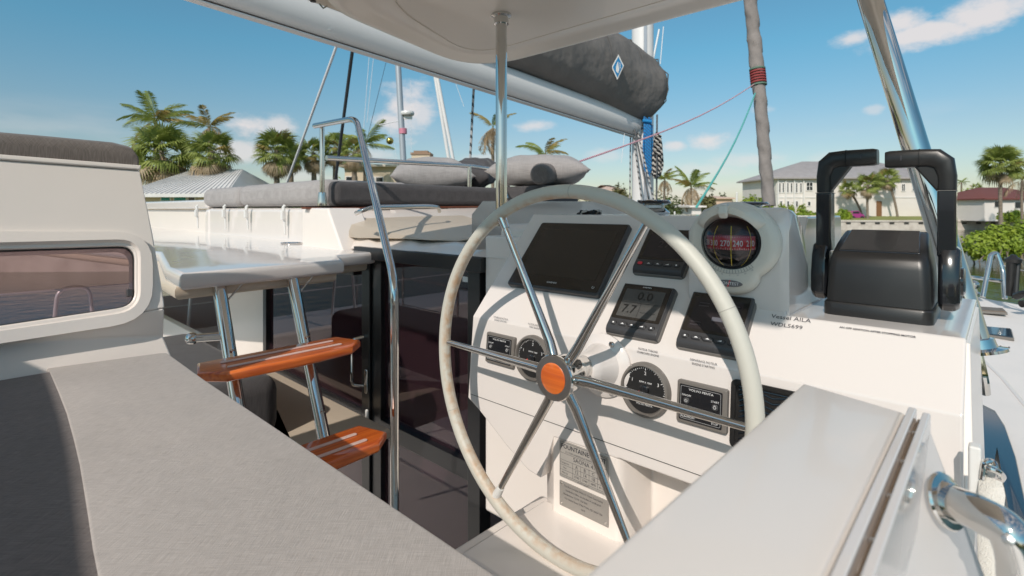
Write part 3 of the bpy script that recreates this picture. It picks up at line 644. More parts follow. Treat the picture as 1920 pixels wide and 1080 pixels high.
# ------------------------------------------------------------------ hardtop, pole, strut
def hardtop():
    t = thing('hardtop', 'cream white moulded hardtop over the helm seen from below', 'roof', W(-.9, .8, .7))
    z = .69
    fl = loc(BOAT, PZ(925, 125.5, z)); 
    x0 = loc(BOAT, PZ(650, 40, z)); 
    tf = 1.795; ta = -.245; sr = .12
    def outline(o):    # inset by o
        P = [(sr - o, ta + .0 + o), (sr - o, tf - o)]
        r = .22
        cL = (-1.93 + o, tf - o); base = [(-1.93 + o, tf - o), (-1.70 + o, .86 + o)]
        A = Vector(P[1]); B_ = Vector(base[0]); C_ = Vector(base[1]); D = Vector((-1.3, .70 + o)) ; E_ = Vector((-1.3, ta + o))
        pts = [P[0], P[1]]
        def rc(P_, Pa, Pb, r):
            u = (Pa - P_).normalized()*r; v = (Pb - P_).normalized()*r
            return [tuple(((P_+u)*(1-q)**2 + P_*2*q*(1-q) + (P_+v)*q*q)) for q in [k/10 for k in range(11)]]
        pts += rc(B_, A, C_, .34 - o*.6); pts += rc(C_, B_, D, .16); pts += rc(D, C_, E_, .06); pts += [tuple(E_)]
        return pts
    lv = [(.03, .10), (.0, .06), (.0, .012), (.008, .002), (.028, -.004), (.045, -.002), (.075, .012), (.115, .016), (.14, .010), (.165, .006), (.172, .006), (.174, .011), (.178, .011), (.18, .006), (.26, .006), (.4, .006)]
    b = MB(); b.loft([[(x, y, z + dz) for x, y in outline(o)] for o, dz in lv], M=BOAT); obj('inner_moulding', b, LINER, t, ang=50)
    # outer frame strip carrying fittings on the port side
    b = MB(); e = [loc(BOAT, PZ(x, y, z + .02))[:2] for x, y in ((470, -40), (560, -2), (648, 30))]
    b.prism([(e[0][0], e[0][1]), (e[1][0], e[1][1]), (e[2][0], e[2][1]), (-1.45, 1.0), (-1.3, .5), (-1.3, ta), (e[0][0] - .03, ta)], z + .025, z + .10, M=BOAT); fo = obj('side_frame', b, BEIGE, t, bevel=.006)
    p = PZ(587, 2, z + .024); b = MB(); b.lathe([(.006, -.002), (.010, -.002), (.010, .004), (.006, .004)], 14, M=Matrix.Translation(p)); obj('drain_hole', b, RUB, fo)
    p = PZ(606, 9, z + .02); b = MB(); b.tube([p - E2*.015, p + E3*-.012, p + E2*.015], .003, 8); obj('pad_eye', b, STEEL, fo)
    t = thing('support_pole', 'vertical polished steel pole holding up the hardtop', 'pole', PY(939, 396, 1.87))
    a = PY(940, 32, 1.87); base = Vector((a.x, a.y, ZC - .06))
    b = MB(); b.tube([base, a], .0205, 28); obj('tube', b, STEEL, t)
    b = MB(); b.lathe([(.0215, -.035), (.026, -.035), (.026, -.012), (.036, -.008), (.036, 0), (.02, 0)], 28, M=Matrix.Translation(Vector((a.x, a.y, ZC + z + .006)))); obj('flange', b, STEEL, t)
    t = thing('hardtop_strut', 'thick slanted polished strut rising behind the engine levers', 'strut', W(-.03, 1.35, -.27))
    a = PY(1832, 652, 1.12); c = PY(1632, 0, 1.28); c2 = a + (c - a) * 1.05
    b = MB(); b.tube([a, c2], .0265, 32); obj('tube', b, STEEL, t)
    d = (c - a).normalized(); b = MB(); b.lathe([(.03, -.012), (.05, -.01), (.05, -.004), (.035, 0), (.033, .018), (.027, .02)], 24, M=fr(a, d.cross(E1).normalized(), d.cross(d.cross(E1)).normalized() * -1, d) if False else Matrix.Translation(a) @ d.to_track_quat('Z', 'Y').to_matrix().to_4x4()); obj('flange', b, STEEL, t)
    b = MB(); b.tube(smooth_path([a + Vector((-.015, -.02, -.01)), a + Vector((-.012, -.03, -.06)), a + Vector((.0, -.02, -.09))], .02), .009, 10); obj('clevis', b, STEEL, t)
hardtop()

# ================================================================== HELM
SH = -.175                                  # shelf height
def console():
    t = thing('helm_console', 'white moulded helm console with a sloping instrument panel and engine lever shelf', 'console', W(-.5, .9, -.7))
    A = lambda s, zf: [(s, 1.36, -.014), (s, 1.085, -.014), (s, .9378, SH), (s, .8623, -.2579), (s, .847, -.441), (s, .8562 + .0815*(zf + .3254), zf), (s, 1.05, min(zf, -.5)), (s, 1.36, -.55)]
    Bp = lambda s, zf=-.46: [(s, 1.36, SH), (s, 1.12, SH), (s, .9378, SH), (s, .8623, -.2579), (s, .847, -.441), (s, .8562 + .0815*(zf + .3254), zf), (s, 1.05, zf), (s, 1.36, -.55)]
    rings = [A(-.935, -.452), A(-.90, -.468), A(-.86, -.49), A(-.80, -.525), A(-.735, -.555), A(-.70, -.56), A(-.672, -.468), A(-.524, -.464), A(-.516, -.462), A(-.262, -.46), Bp(-.255), Bp(-.034)]
    b = MB(); b.loft(rings, M=BOAT); o = obj('panel_moulding', b, GELG, t, bevel=.013, seg=4); o.modifiers['bevel'].angle_limit = math.radians(30)
    plan = [(-.735, 1.36), (-.735, .905), (-.715, .877), (-.673, .8465), (-.535, .8465), (-.522, .849), (-.512, .862), (-.507, .95), (-.12, .95), (-.10, .86), (-.085, .848), (-.034, .846), (-.034, 1.36)]
    b = MB(); b.loft([[(x, y, z) for x, y in plan] for z in (-1.12, -.70, -.462)], M=BOAT); obj('pedestal', b, GEL, t, bevel=.006)
    b = MB(); b.loft([[(-.034, .846, -1.12), (.012, .80, -1.12), (.012, 1.3, -1.12), (-.034, 1.3, -1.12)], [(-.034, .846, -.45), (-.022, .852, -.45), (-.022, 1.3, -.45), (-.034, 1.3, -.45)], [(-.036, .9378, SH - .006), (-.030, .9378, SH - .006), (-.030, 1.3, SH - .006), (-.036, 1.3, SH - .006)]], M=BOAT); obj('side_flange', b, GEL, t, bevel=.002)
    b = MB(); q = [loc(FP2, W(s, .848, -.441)) for s in (-.925, -.285)]; b.box(q[0][0], q[1][0] + .2, q[0][1] - .0004, q[0][1] + .0004, -.002, .0010, M=FP2); obj('seam_gap', b, RUB, t)
    b = MB(); b.box(-.715, -.04, .628, .87, -1.12, -.62, M=BOAT); b.box(-.75, -.715, .634, .90, -1.12, -.635, M=BOAT); obj('foot_ledge', b, GEL, t, bevel=.008)
    # compass pod
    prof = [(.942, -.185), (.940, -.03), (.946, -.006), (.962, .003), (.99, .0), (1.02, -.02), (1.048, -.06), (1.062, -.10), (1.07, -.19), (1.0, -.2)]
    b = MB(); rings = []
    for s, k in ((-.428, .93), (-.418, .985), (-.405, 1), (-.272, 1), (-.262, .985), (-.2555, .94)):
        rings.append([(s - (.012 if s < -.3 and z > -.03 else 0) * -1, 1.0 + (y - 1.0) * k, -.19 + (z + .19) * k) for y, z in prof])
    b.loft(rings, M=BOAT); obj('compass_pod', b, GELG, t, ang=50)
    for s_, sz, x, y, al in (('Vessel AILA', .0105, .2255, .0345, 'LEFT'), ('WDL5699', .0098, .2270, .0200, 'LEFT')):
        text(s_, sz, PRINT, t, FP1, x, y, .0012, al, sx=1.15)
    text('AN OFF IGNITION AFTER STOPPING MOTOR', .0046, PRINT, t, FP1, .371, .0305, .0012, sx=1.0, bold=.0001)
    for a_, b_, x, y in (('DEMARRAGE MOTEUR', 'ENGINE CONTROL', -.374, .0725), ('MOTEUR BABORD', 'PORT ENGINE', -.271, .0725), ('MOTEUR TRIBORD', 'STARBOARD ENGINE', -.001, .067), ('DEMARRAGE MOTEUR', 'ENGINE STARTING', .1015, .0665)):
        text(a_, .0054, PRINT, t, FP2, x, y + .0032, .0012, sx=.85); text(b_, .0054, PRINT, t, FP2, x, y - .0032, .0012, sx=.85)
console()
def chartplotter():
    t = thing('chartplotter', 'large switched-off chartplotter screen on the left of the sloping panel', 'chartplotter', FP1 @ Matrix.Translation((-.238, .1207, 0)))
    c = (-.238, .1207)
    b = MB(); b.cushion(rr(*c, .262, .199, .008), -.004, .013, .004, M=FP1); obj('housing', b, BEZEL, t)
    b = MB(); b.prism(rr(c[0], c[1] + .001, .253, .188, .005), .0128, .0136, M=FP1); obj('screen', b, SCREEN, t)
    b = MB(); b.prism(rr(c[0], c[1] + .006, .218, .140, .001), .0136, .0138, M=FP1); obj('display_area', b, mat('lcd_off', (.034, .028, .022), .2), t)
    text('GARMIN', .0062, PRINTW, t, FP1, c[0], c[1] - .0815, .0141, sx=1.2)
    b = MB(); b.tube([(c[0] + .112 + .0028*math.cos(a), c[1] - .081 + .0028*math.sin(a), .0141) for a in [1.9 + k*.52 for k in range(11)]], .0004, 5, M=FP1); obj('power_icon', b, PRINTW, t)
chartplotter()
def display(cx, cy, label, mode):
    t = thing('instrument_display', label, 'display', FP1 @ Matrix.Translation((cx, cy, 0)), group='square instrument displays on the panel')
    w_, h_ = .111, .116
    b = MB(); b.cushion(rr(cx, cy, w_ + .003, h_ + .003, .009), -.003, .007, .003, M=FP1); obj('back_frame', b, BZL2, t)
    b = MB()
    prof = [(.0565, .008), (.055, .0145), (-.030, .0150), (-.047, .0155), (-.053, .013), (-.0575, .006)]
    rings = []
    for y, z in prof: rings.append([(cx - w_/2 + .002, cy + y, z), (cx - w_/2 - .0005 + .004, cy + y, z + .0005), (cx + w_/2 - .0035, cy + y, z + .0005), (cx + w_/2 - .002, cy + y, z), (cx + w_/2, cy + y, .002), (cx - w_/2, cy + y, .002)])
    b.loft(rings, M=FP1); obj('housing', b, BEZEL, t, bevel=.002, seg=3)
    b = MB(); b.prism(rr(cx, cy + .0125, .101, .080, .003), .0150, .0162, M=FP1); obj('front_glass', b, SCREEN, t)
    lc = MB(); lc.prism(rr(cx, cy + .010, .084, .064, .001), .0162, .0165, M=FP1); o = obj('display_area', lc, LCD if mode == 'A' else mat('lcd_dark', (.026, .022, .024), .25), t)
    z = .0168
    text('GARMIN', .0042, PRINTW, t, FP1, cx, cy + .0485, .0165, sx=1.2)
    if mode == 'A':
        text('0.0', .026, LCDT, t, FP1, cx + .004, cy + .0265, z, sx=1.05, bold=.0003); text('7.7', .026, LCDT, t, FP1, cx - .020, cy - .005, z, sx=.95, bold=.0003)
        b = MB(); b.box(cx - .042, cx + .042, cy + .0105, cy + .0112, .0165, .0168, M=FP1); b.box(cx + .0012, cx + .0018, cy - .022, cy + .0105, .0165, .0168, M=FP1); obj('divider_line', b, LCDT, t)
        b = MB(); b.tube([(cx + .006 + k*.0022, cy - .009 + .0012*math.sin(k*1.9) , z) for k in range(15)], .0004, 4, M=FP1); obj('trace_line', b, LCDT, t)
    elif mode == 'B':
        b = MB(); b.box(cx - .004, cx + .018, cy - .002, cy + .006, .0165, .0168, M=FP1); obj('lit_field', b, mat('lcd_field', (.13, .13, .15), .3), t)
        gm = mat('ghost_segments', (.05, .045, .05), .3)
        text('00.0', .008, gm, t, FP1, cx + .012, cy + .016, z, sx=1); 
        for k, (dx, dy) in enumerate(((-.025, .032), (-.025, .026), (.028, .032), (-.03, -.008), (-.03, -.014), (.028, -.012))): 
            b = MB(); b.box(cx + dx - .009, cx + dx + .009, cy + dy - .001, cy + dy + .001, .0165, .0168, M=FP1); obj('segment', b, gm, t)
    else:
        text('272', .024, mat('ghost_digits', (.035, .03, .032), .3), t, FP1, cx + .004, cy + .012, z, sx=1.2)
    for k, x in enumerate((-.040, -.020, .0, .020, .040)):
        b = MB(); rx = .0055 if k in (0, 4) else .0082
        b.cushion(rr(cx + x, cy - .0385, rx*2 + .003, .0098, .0045), .0145, .0165, .001, M=FP1); bb = obj('button_rim', b, BLACK, t)
        b = MB(); b.cushion(rr(cx + x, cy - .0385, rx*2, .0072, .0034), .0155, .0178, .0012, M=FP1); bt = obj('button', b, (REDK if (mode == 'C' and k == 0) else BEZEL), t, label='red lit power button' if (mode == 'C' and k == 0) else None)
        if not (mode == 'C' and k == 0):
            b = MB()
            if k in (1, 2, 3): b.add([(cx + x - .0038, cy - .0397, .0181), (cx + x + .0038, cy - .0397, .0181), (cx + x + (.0038 if k == 3 else 0), cy - .0368, .0181)], [(0, 1, 2)], FP1)
            else: b.prism(ellip((cx + x, cy - .0385), .0018, .0018, 10), .0179, .0182, M=FP1)
            obj('symbol', b, PRINTW, bt, normals=False) 
display(-.0030, .0040, 'grey instrument display reading 0.0 and 7.7 left of the middle of the panel', 'A')
display(.1425, .0018, 'dark instrument display behind the right side of the wheel rim under the compass', 'B')
display(-.0010, .1497, 'upper instrument display with a red button between the chartplotter and the compass', 'C')
def gauge(cx, cy, label, v):
    M = FP2 @ Matrix.Translation((cx, cy, 0))
    t = thing('rev_counter', label, 'gauge', M, group='round rev counters on the panel')
    b = MB(); b.lathe([(.047, -.003), (.0488, -.002), (.0488, .006), (.046, .0115), (.0425, .0125), (.0405, .009), (.0405, .004), (.02, .004)], 48, M=M); obj('bezel_ring', b, BZL2, t)
    b = MB(); b.lathe([(.0404, .0042), (.0404, .0052), (.0001, .0052)], 48, M=M); obj('dial_face', b, mat('dial_face', (.02, .02, .021), .3), t)
    b = MB()
    for k in range(41):
        a = math.radians(215 - k * 250 / 40); r0 = .0395; r1 = .0345 if k % 10 == 0 else (.036 if k % 5 == 0 else .0375)
        c, s = math.cos(a), math.sin(a); wdt = .0005
        b.add([(c*r0 - s*wdt, s*r0 + c*wdt, .0056), (c*r0 + s*wdt, s*r0 - c*wdt, .0056), (c*r1 + s*wdt, s*r1 - c*wdt, .0056), (c*r1 - s*wdt, s*r1 + c*wdt, .0056)], [(0, 1, 2, 3)], M)
    obj('scale_marks', b, PRINTW, t, normals=False, kind='stuff')
    for n_, a in (('0', 215), ('1', 152.5), ('2', 90), ('3', 27.5), ('4', -35)):
        text(n_, .0085, PRINTW, t, M, .029*math.cos(math.radians(a)), .029*math.sin(math.radians(a)), .0056, name='numeral')
    text('RPM X 1000', .0048, PRINTW, t, M, .001, .013, .0056); text('VOLVO PENTA', .0042, PRINTW, t, M, 0, -.026, .0056, sx=1.15)
    b = MB(); b.lathe([(.0085, .0052), (.0085, .0105), (.0065, .0115), (.0001, .0115)], 24, M=M); hb_ = obj('needle_hub', b, BLACKG, t)
    a = math.radians(v); c, s = math.cos(a), math.sin(a)
    b = MB(); b.add([(c*.008 - s*.0013, s*.008 + c*.0013, .009), (c*.008 + s*.0013, s*.008 - c*.0013, .009), (c*.030, s*.030, .009)], [(0, 1, 2)], M); obj('needle', b, mat('needle_red', (.7, .04, .02), .4), t, normals=False)
gauge(-.2692, .0053, 'port rev counter behind the upper left of the wheel hub', 200)
gauge(-.0018, .0003, 'starboard rev counter right of the hub, crossed by a spoke', 205)
def _unused(): pass
def engpanel(cx, cy, w_, h_, label):
    M = FP2 @ Matrix.Translation((cx, cy, 0))
    t = thing('engine_switch_panel', label, 'switch panel', M, group='engine switch panels')
    b = MB(); b.cushion(rr(0, 0, w_, h_, .004), -.002, .0085, .0025, M=M); obj('frame', b, BZL2, t)
    b = MB(); b.prism(rr(-.001, 0, w_ - .013, h_ - .012, .002), .0086, .0098, M=M); obj('face_plate', b, BLACKG, t)
    b = MB(); b.tube([(x - .001, y, .0099) for x, y in rr(0, 0, w_ - .018, h_ - .017, .002, 2)], .00035, 4, closed=True, M=M); obj('border_line', b, mat('line_grey', (.4, .4, .4), .5), t)
    text('VOLVO PENTA', .0052, PRINTW, t, M, 0, h_/2 - .013, .0101, sx=1.2)
    for x, y, a, ic in ((-w_/2 + .018, .0035, 'ON/OFF', 0), (w_/2 - .019, .0035, 'START', 1), (-w_/2 + .018, -.0165, 'ALARM/DIM', 2), (w_/2 - .019, -.0165, 'STOP', 3)):
        text(a, .0045, PRINTW, t, M, x + (.003 if ic == 2 else 0), y + (.0085 if ic < 2 else -.0065), .0101)
        b = MB(); b.lathe([(.0052, .0098), (.0052, .0105), (.0043, .0112), (.0001, .0112)], 20, M=M @ Matrix.Translation((x, y, 0))); bt = obj('push_button', b, BEZEL, t)
        b = MB(); q = [(x + .0022*math.cos(u), y + .0022*math.sin(u), .0114) for u in ([1.95 + k*.5 for k in range(11)] if ic == 0 else [k*.57 for k in range(12)])]; b.tube(q, .00035, 4, M=M)
        if ic == 0: b.tube([(x, y, .0114), (x, y + .003, .0114)], .00035, 4, M=M)
        if ic == 1: b.tube([(x - .001, y + .002, .0114), (x - .001, y + .0035, .0114), (x + .001, y + .0035, .0114), (x + .001, y + .002, .0114)], .0003, 4, M=M)
        obj('symbol', b, PRINTW, bt, normals=False)
engpanel(-.3652, .006, .0885, .0685, 'small engine switch panel at the left end of the console')
engpanel(.1030, -.0012, .0855, .0705, 'engine switch panel with ON/OFF and START buttons beside the black tray')
def tray():
    M = FP2 @ Matrix.Translation((.212, 0, 0))
    t = thing('ribbed_tray', 'black ribbed tray recessed in the console behind the wheel rim', 'tray', M)
    b = MB(); o_ = rr(0, 0, .126, .107, .009); i_ = rr(0, 0, .112, .093, .006)
    b.loft([[(x, y, .0004) for x, y in o_], [(x, y, .004) for x, y in o_], [(x, y, .004) for x, y in i_], [(x, y, .0012) for x, y in i_]], cap=False, M=M); obj('tray_frame', b, BLACK, t)
    b = MB(); b.prism(i_, .0005, .0015, M=M); bs = obj('mat_base', b, BLACK, t)
    for k in range(14):
        y = -.052 + k * .0085; b = MB()
        pts = [(x, yy) for x, yy in ((-.05, y - .012), (-.025, y + .0), (0, y - .006), (.025, y), (.05, y - .012))]
        pts = [(x, max(-.043, min(.043, yy)), .002) for x, yy in pts]
        b.tube(pts, .0013, 6, M=M); obj('rib', b, BLACKG, t)
tray()
# ------------------------------------------------------------------ steering wheel
def wheel():
    Wc = C0 + Vector((.08877, .91535, -.28933)); ph = -.0119; R = .3208
    M = fr(Wc, E1, VW, NW)
    t = thing('helm_wheel', 'large six-spoke steering wheel with a worn off-white leather rim and teak hub cap', 'steering wheel', M)
    b = MB(); n = 120; b.tube([(R*math.cos(2*math.pi*k/n), R*math.sin(2*math.pi*k/n), 0) for k in range(n)], .0124, 16, closed=True, M=M); rim = obj('rim', b, RIM, t)
    # cross-stitched seam on the inner side
    b = MB(); k = 0; ns = 560
    for k in range(ns):
        for sg in (1, -1):
            a0 = 2*math.pi*k/ns; a1 = 2*math.pi*(k + 1)/ns
            def P(a, u): rr_ = .01255; return ((R - rr_*math.cos(u))*math.cos(a), (R - rr_*math.cos(u))*math.sin(a), rr_*math.sin(u))
            b.add([P(a0, .35 - .16*sg), P(a0 + .0015, .35 - .16*sg), P(a1 + .0015, .35 + .16*sg), P(a1, .35 + .16*sg)], [(0, 1, 2, 3)], M)
    obj('stitching', b, mat('stitch_thread', (.50, .36, .24), .8), rim, normals=False, kind='stuff')
    for a in (87, 205, 330, 28):
        a = math.radians(a); b = MB(); ctr = Vector((R*math.cos(a), R*math.sin(a), 0)); tg = Vector((-math.sin(a), math.cos(a), 0))
        b.tube([ctr - tg*.0006, ctr + tg*.0006], .01265, 16, M=M); obj('cover_joint', b, mat('joint_grey', (.42, .41, .36), .6), rim)
    for i, ang in enumerate((0, 60, 120, 180, 240, 300)):
        a = math.radians(ang) + ph; d = Vector((math.cos(a), math.sin(a), 0))
        b = MB(); b.tube([d*.028 + Vector((0,0,.006)), d*.06, d*.15, d*(R - .010)], [.0094, .0092, .0078, .0056], 18, M=M); sp_ = obj('spoke', b, STEEL, t)
        if ang in (120, 240): b = MB(); b.tube([d*(R - .032), d*(R - .008)], [.0075, .0092], 14, M=M); obj('end_sleeve', b, WHITE if ang == 240 else STEEL, sp_, label='white end sleeve' if ang == 240 else None)
    b = MB(); b.lathe([(.022, -.125), (.022, -.05), (.030, -.03), (.034, -.012), (.034, .012), (.0385, .018), (.0395, .024), (.038, .0265), (.0255, .0275)], 48, M=M); hb_ = obj('hub', b, STEEL, t)
    b = MB(); b.lathe([(.0385, .0262), (.0380, .0275), (.0262, .0278), (.0255, .027)], 48, M=M); obj('hub_ring', b, BRUSH, t)
    b = MB(); b.lathe([(.0262, .0272), (.0262, .0285), (.0245, .0295), (.0001, .030)], 40, M=M); obj('hub_cap', b, TEAK, t)
    t2 = thing('steering_pedestal_boss', 'white round boss on the console where the wheel shaft enters', 'boss', FP2 @ Matrix.Translation((-.093, .026, 0)))
    M2 = FP2 @ Matrix.Translation((-.093, .026, 0))
    b = MB(); b.lathe([(.0001, .001), (.060, .001), (.060, .005), (.055, .009), (.047, .012), (.042, .014), (.037, .026), (.031, .048), (.0265, .066), (.0225, .070)], 48, M=M2); obj('cone', b, GELG, t2)
    for a in (62, 182, 302):
        a = math.radians(a); b = MB(); b.lathe([(.0055, .013), (.0055, .0165), (.0035, .0185), (.0001, .0185)], 12, M=M2 @ Matrix.Translation((.050*math.cos(a), .050*math.sin(a), -.001))); obj('screw_head', b, STEEL, t2)
wheel()
# ------------------------------------------------------------------ compass
def compass():
    c = loc(FT(.94), PT(1374, 453, .94)); M = FT(.9395) @ Matrix.Translation((c[0] + .002, c[1], 0))
    t = thing('steering_compass', 'ivory bulkhead compass with a red card in a dark globe', 'compass', M)
    def outl(k, dz):
        pts = []
        for i in range(64):
            a = 2*math.pi*i/64; c_, s_ = math.cos(a), math.sin(a)
            r1 = 1/math.sqrt((c_/.079)**2 + (s_/.070)**2)
            A_ = (c_/.046)**2 + (s_/.036)**2; B_ = .056*s_/.036**2; C_ = (.056/.036)**2 - 1; D_ = B_*B_ - A_*C_; r2 = (-B_ + math.sqrt(D_))/A_ if D_ > 0 else 0
            r_ = max(r1, r2)*k; pts.append((r_*c_, r_*s_, dz))
        return pts
    b = MB(); b.loft([outl(1, .0), outl(1.0, .006), outl(.97, .012), outl(.90, .017), outl(.80, .019), [(.0515*math.cos(2*math.pi*i/64), .0475*math.sin(2*math.pi*i/64), .018) for i in range(64)], [(.0495*math.cos(2*math.pi*i/64), .0455*math.sin(2*math.pi*i/64), .004) for i in range(64)]], M=M, cap=False); obj('housing', b, IVORY, t, ang=50)
    # visor
    b = MB(); rings = []
    for i in range(17):
        a = math.radians(30 + 120*i/16); k = math.sin(math.pi*i/16)**.6
        c_, s_ = math.cos(a), math.sin(a); pr = .008 + .022*k
        rings.append([(.072*c_, .068*s_, .010), (.066*c_, .064*s_ + .004*k, .018 + .4*pr), (.058*c_, .052*s_ + .010*k, .014 + pr), (.052*c_, .046*s_ + .004*k, .012 + pr), (.050*c_, .042*s_, .012)])
    b.loft(rings, M=M); vz = obj('visor', b, IVORY, t, ang=60)
    b = MB(); b.loft([[(-.006, .068, .022), (.006, .068, .022), (.006, .058, .012), (-.006, .058, .012)], [(-.007, .064, .052), (.007, .064, .052), (.007, .052, .046), (-.007, .052, .046)], [(-.008, .050, .054), (.008, .050, .054), (.008, .040, .046), (-.008, .040, .046)]], M=M); obj('visor_rib', b, IVORY, vz, bevel=.003)
    G = M @ Matrix.Translation((0, 0, .006))
    b = MB(); b.sphere((0, 0, 0), .0475, 32, 20, M=G, sc_=(1, .95, .95)); 
    gm = glassm('globe_glass', (.93, .95, .97)); obj('globe', b, gm, t, ang=80)
    b = MB(); b.lathe([(.0001, .0022), (.030, .0026), (.046, .006), (.049, .016)], 40, M=M); obj('bowl', b, mat('bowl_dark', (.02, .025, .028), .3), t, ang=80)
    Ry = Matrix.Rotation(math.radians(20), 4, 'Y')
    b = MB(); r = .0425
    def arc(z0, z1, rr0, rr1, a0=-78, a1=78, n=24):
        vs = [(rr0*math.sin(math.radians(a0 + (a1-a0)*i/n)), z0, rr0*math.cos(math.radians(a0 + (a1-a0)*i/n))) for i in range(n+1)] + [(rr1*math.sin(math.radians(a0 + (a1-a0)*i/n)), z1, rr1*math.cos(math.radians(a0 + (a1-a0)*i/n))) for i in range(n+1)]
        return vs, [(i, i+1, n+2+i, n+1+i) for i in range(n)]
    b.add(*arc(-.0115, .0115, r, r), M=G @ Ry); b.add(*arc(.0115, .0125, r, .02), M=G @ Ry); cardo = obj('compass_card', b, RED, t)
    b = MB(); b.lathe([(.0001, -.020), (.02, -.020), (.03, -.014), (.03, -.012), (.0001, -.012)], 24, M=G @ Matrix.Rotation(math.radians(-90), 4, 'X')); obj('card_weight', b, BEZEL, t)
    for s_, a in (('330', -65), ('300', -40), ('270', -13), ('240', 14), ('210', 43), ('180', 69)):
        a = a - 3 ; T = G @ Ry @ Matrix.Rotation(math.radians(a), 4, 'Y') @ Matrix.Translation((0, -.001, r + .0003))
        text(s_, .0140, PRINTW, cardo, T, 0, 0, .0002, sx=.78, name='numeral', bold=.0002)
    b = MB()
    for k in range(-15, 16):
        T = G @ Ry @ Matrix.Rotation(math.radians(k*5), 4, 'Y') @ Matrix.Translation((0, 0, r + .0005)); h = .0035 if k % 2 else .0022
        b.add([(-.0004, -.0113, 0), (.0004, -.0113, 0), (.0004, -.0113 + h, 0), (-.0004, -.0113 + h, 0)], [(0,1,2,3)], T); b.add([(-.0003, .0095, 0), (.0003, .0095, 0), (.0003, .0110, 0), (-.0003, .0110, 0)], [(0,1,2,3)], T)
    obj('card_marks', b, PRINTW, cardo, normals=False, kind='stuff')
    for a in (-42, -3, 40):
        T = G @ Ry @ Matrix.Rotation(math.radians(a), 4, 'Y'); b = MB(); b.tube([(0, .0448*math.sin(u), .0448*math.cos(u)) for u in [math.radians(-62 + k*9.2) for k in range(12)]], .0006, 6, M=T); obj('lubber_line', b, YEL, t)
    b = MB()
    for k in range(17):
        a = math.radians(-90 + (k - 8)*5.2); 
        c_, s_ = math.cos(a), math.sin(a); p = [(.0515*c_, .0475*s_), (.058*c_, .054*s_)]
        b.tube([(x, y, .0195) for x, y in p], .00035, 4, M=M)
    b.tube([(.0585*math.cos(math.radians(-90 + a)), .0545*math.sin(math.radians(-90 + a)), .0193) for a in range(-42, 43, 6)], .0003, 4, M=M)
    obj('clinometer_scale', b, mat('scale_print', (.3, .3, .3), .5), t, normals=False, kind='stuff')
    for k in range(-3, 4):
        a = math.radians(-90 + k*12.5); text(str(abs(k)*10), .0038, mat('scale_num', (.3, .3, .3), .5), t, M, .0615*math.cos(a)*1.0, .0575*math.sin(a), .0192, rot=a + math.pi/2, name='numeral')
    b = MB(); b.prism(ellip((-.001, -.0715), .0225, .0058, 32), .0160, .0206, M=M); lg = obj('name_badge', b, mat('badge_grey', (.17, .165, .17), .4), t)
    text('CONTEST', .0072, PRINTW, lg, M, -.001, -.0715, .0209, sx=1.05); 
    b = MB(); b.add([(-.004, -.0775, .0208), (-.002, -.0775, .0208), (.002, -.0655, .0208), (0, -.0655, .0208)], [(0,1,2,3)], M); obj('red_slash', b, REDK, lg, normals=False)
compass()
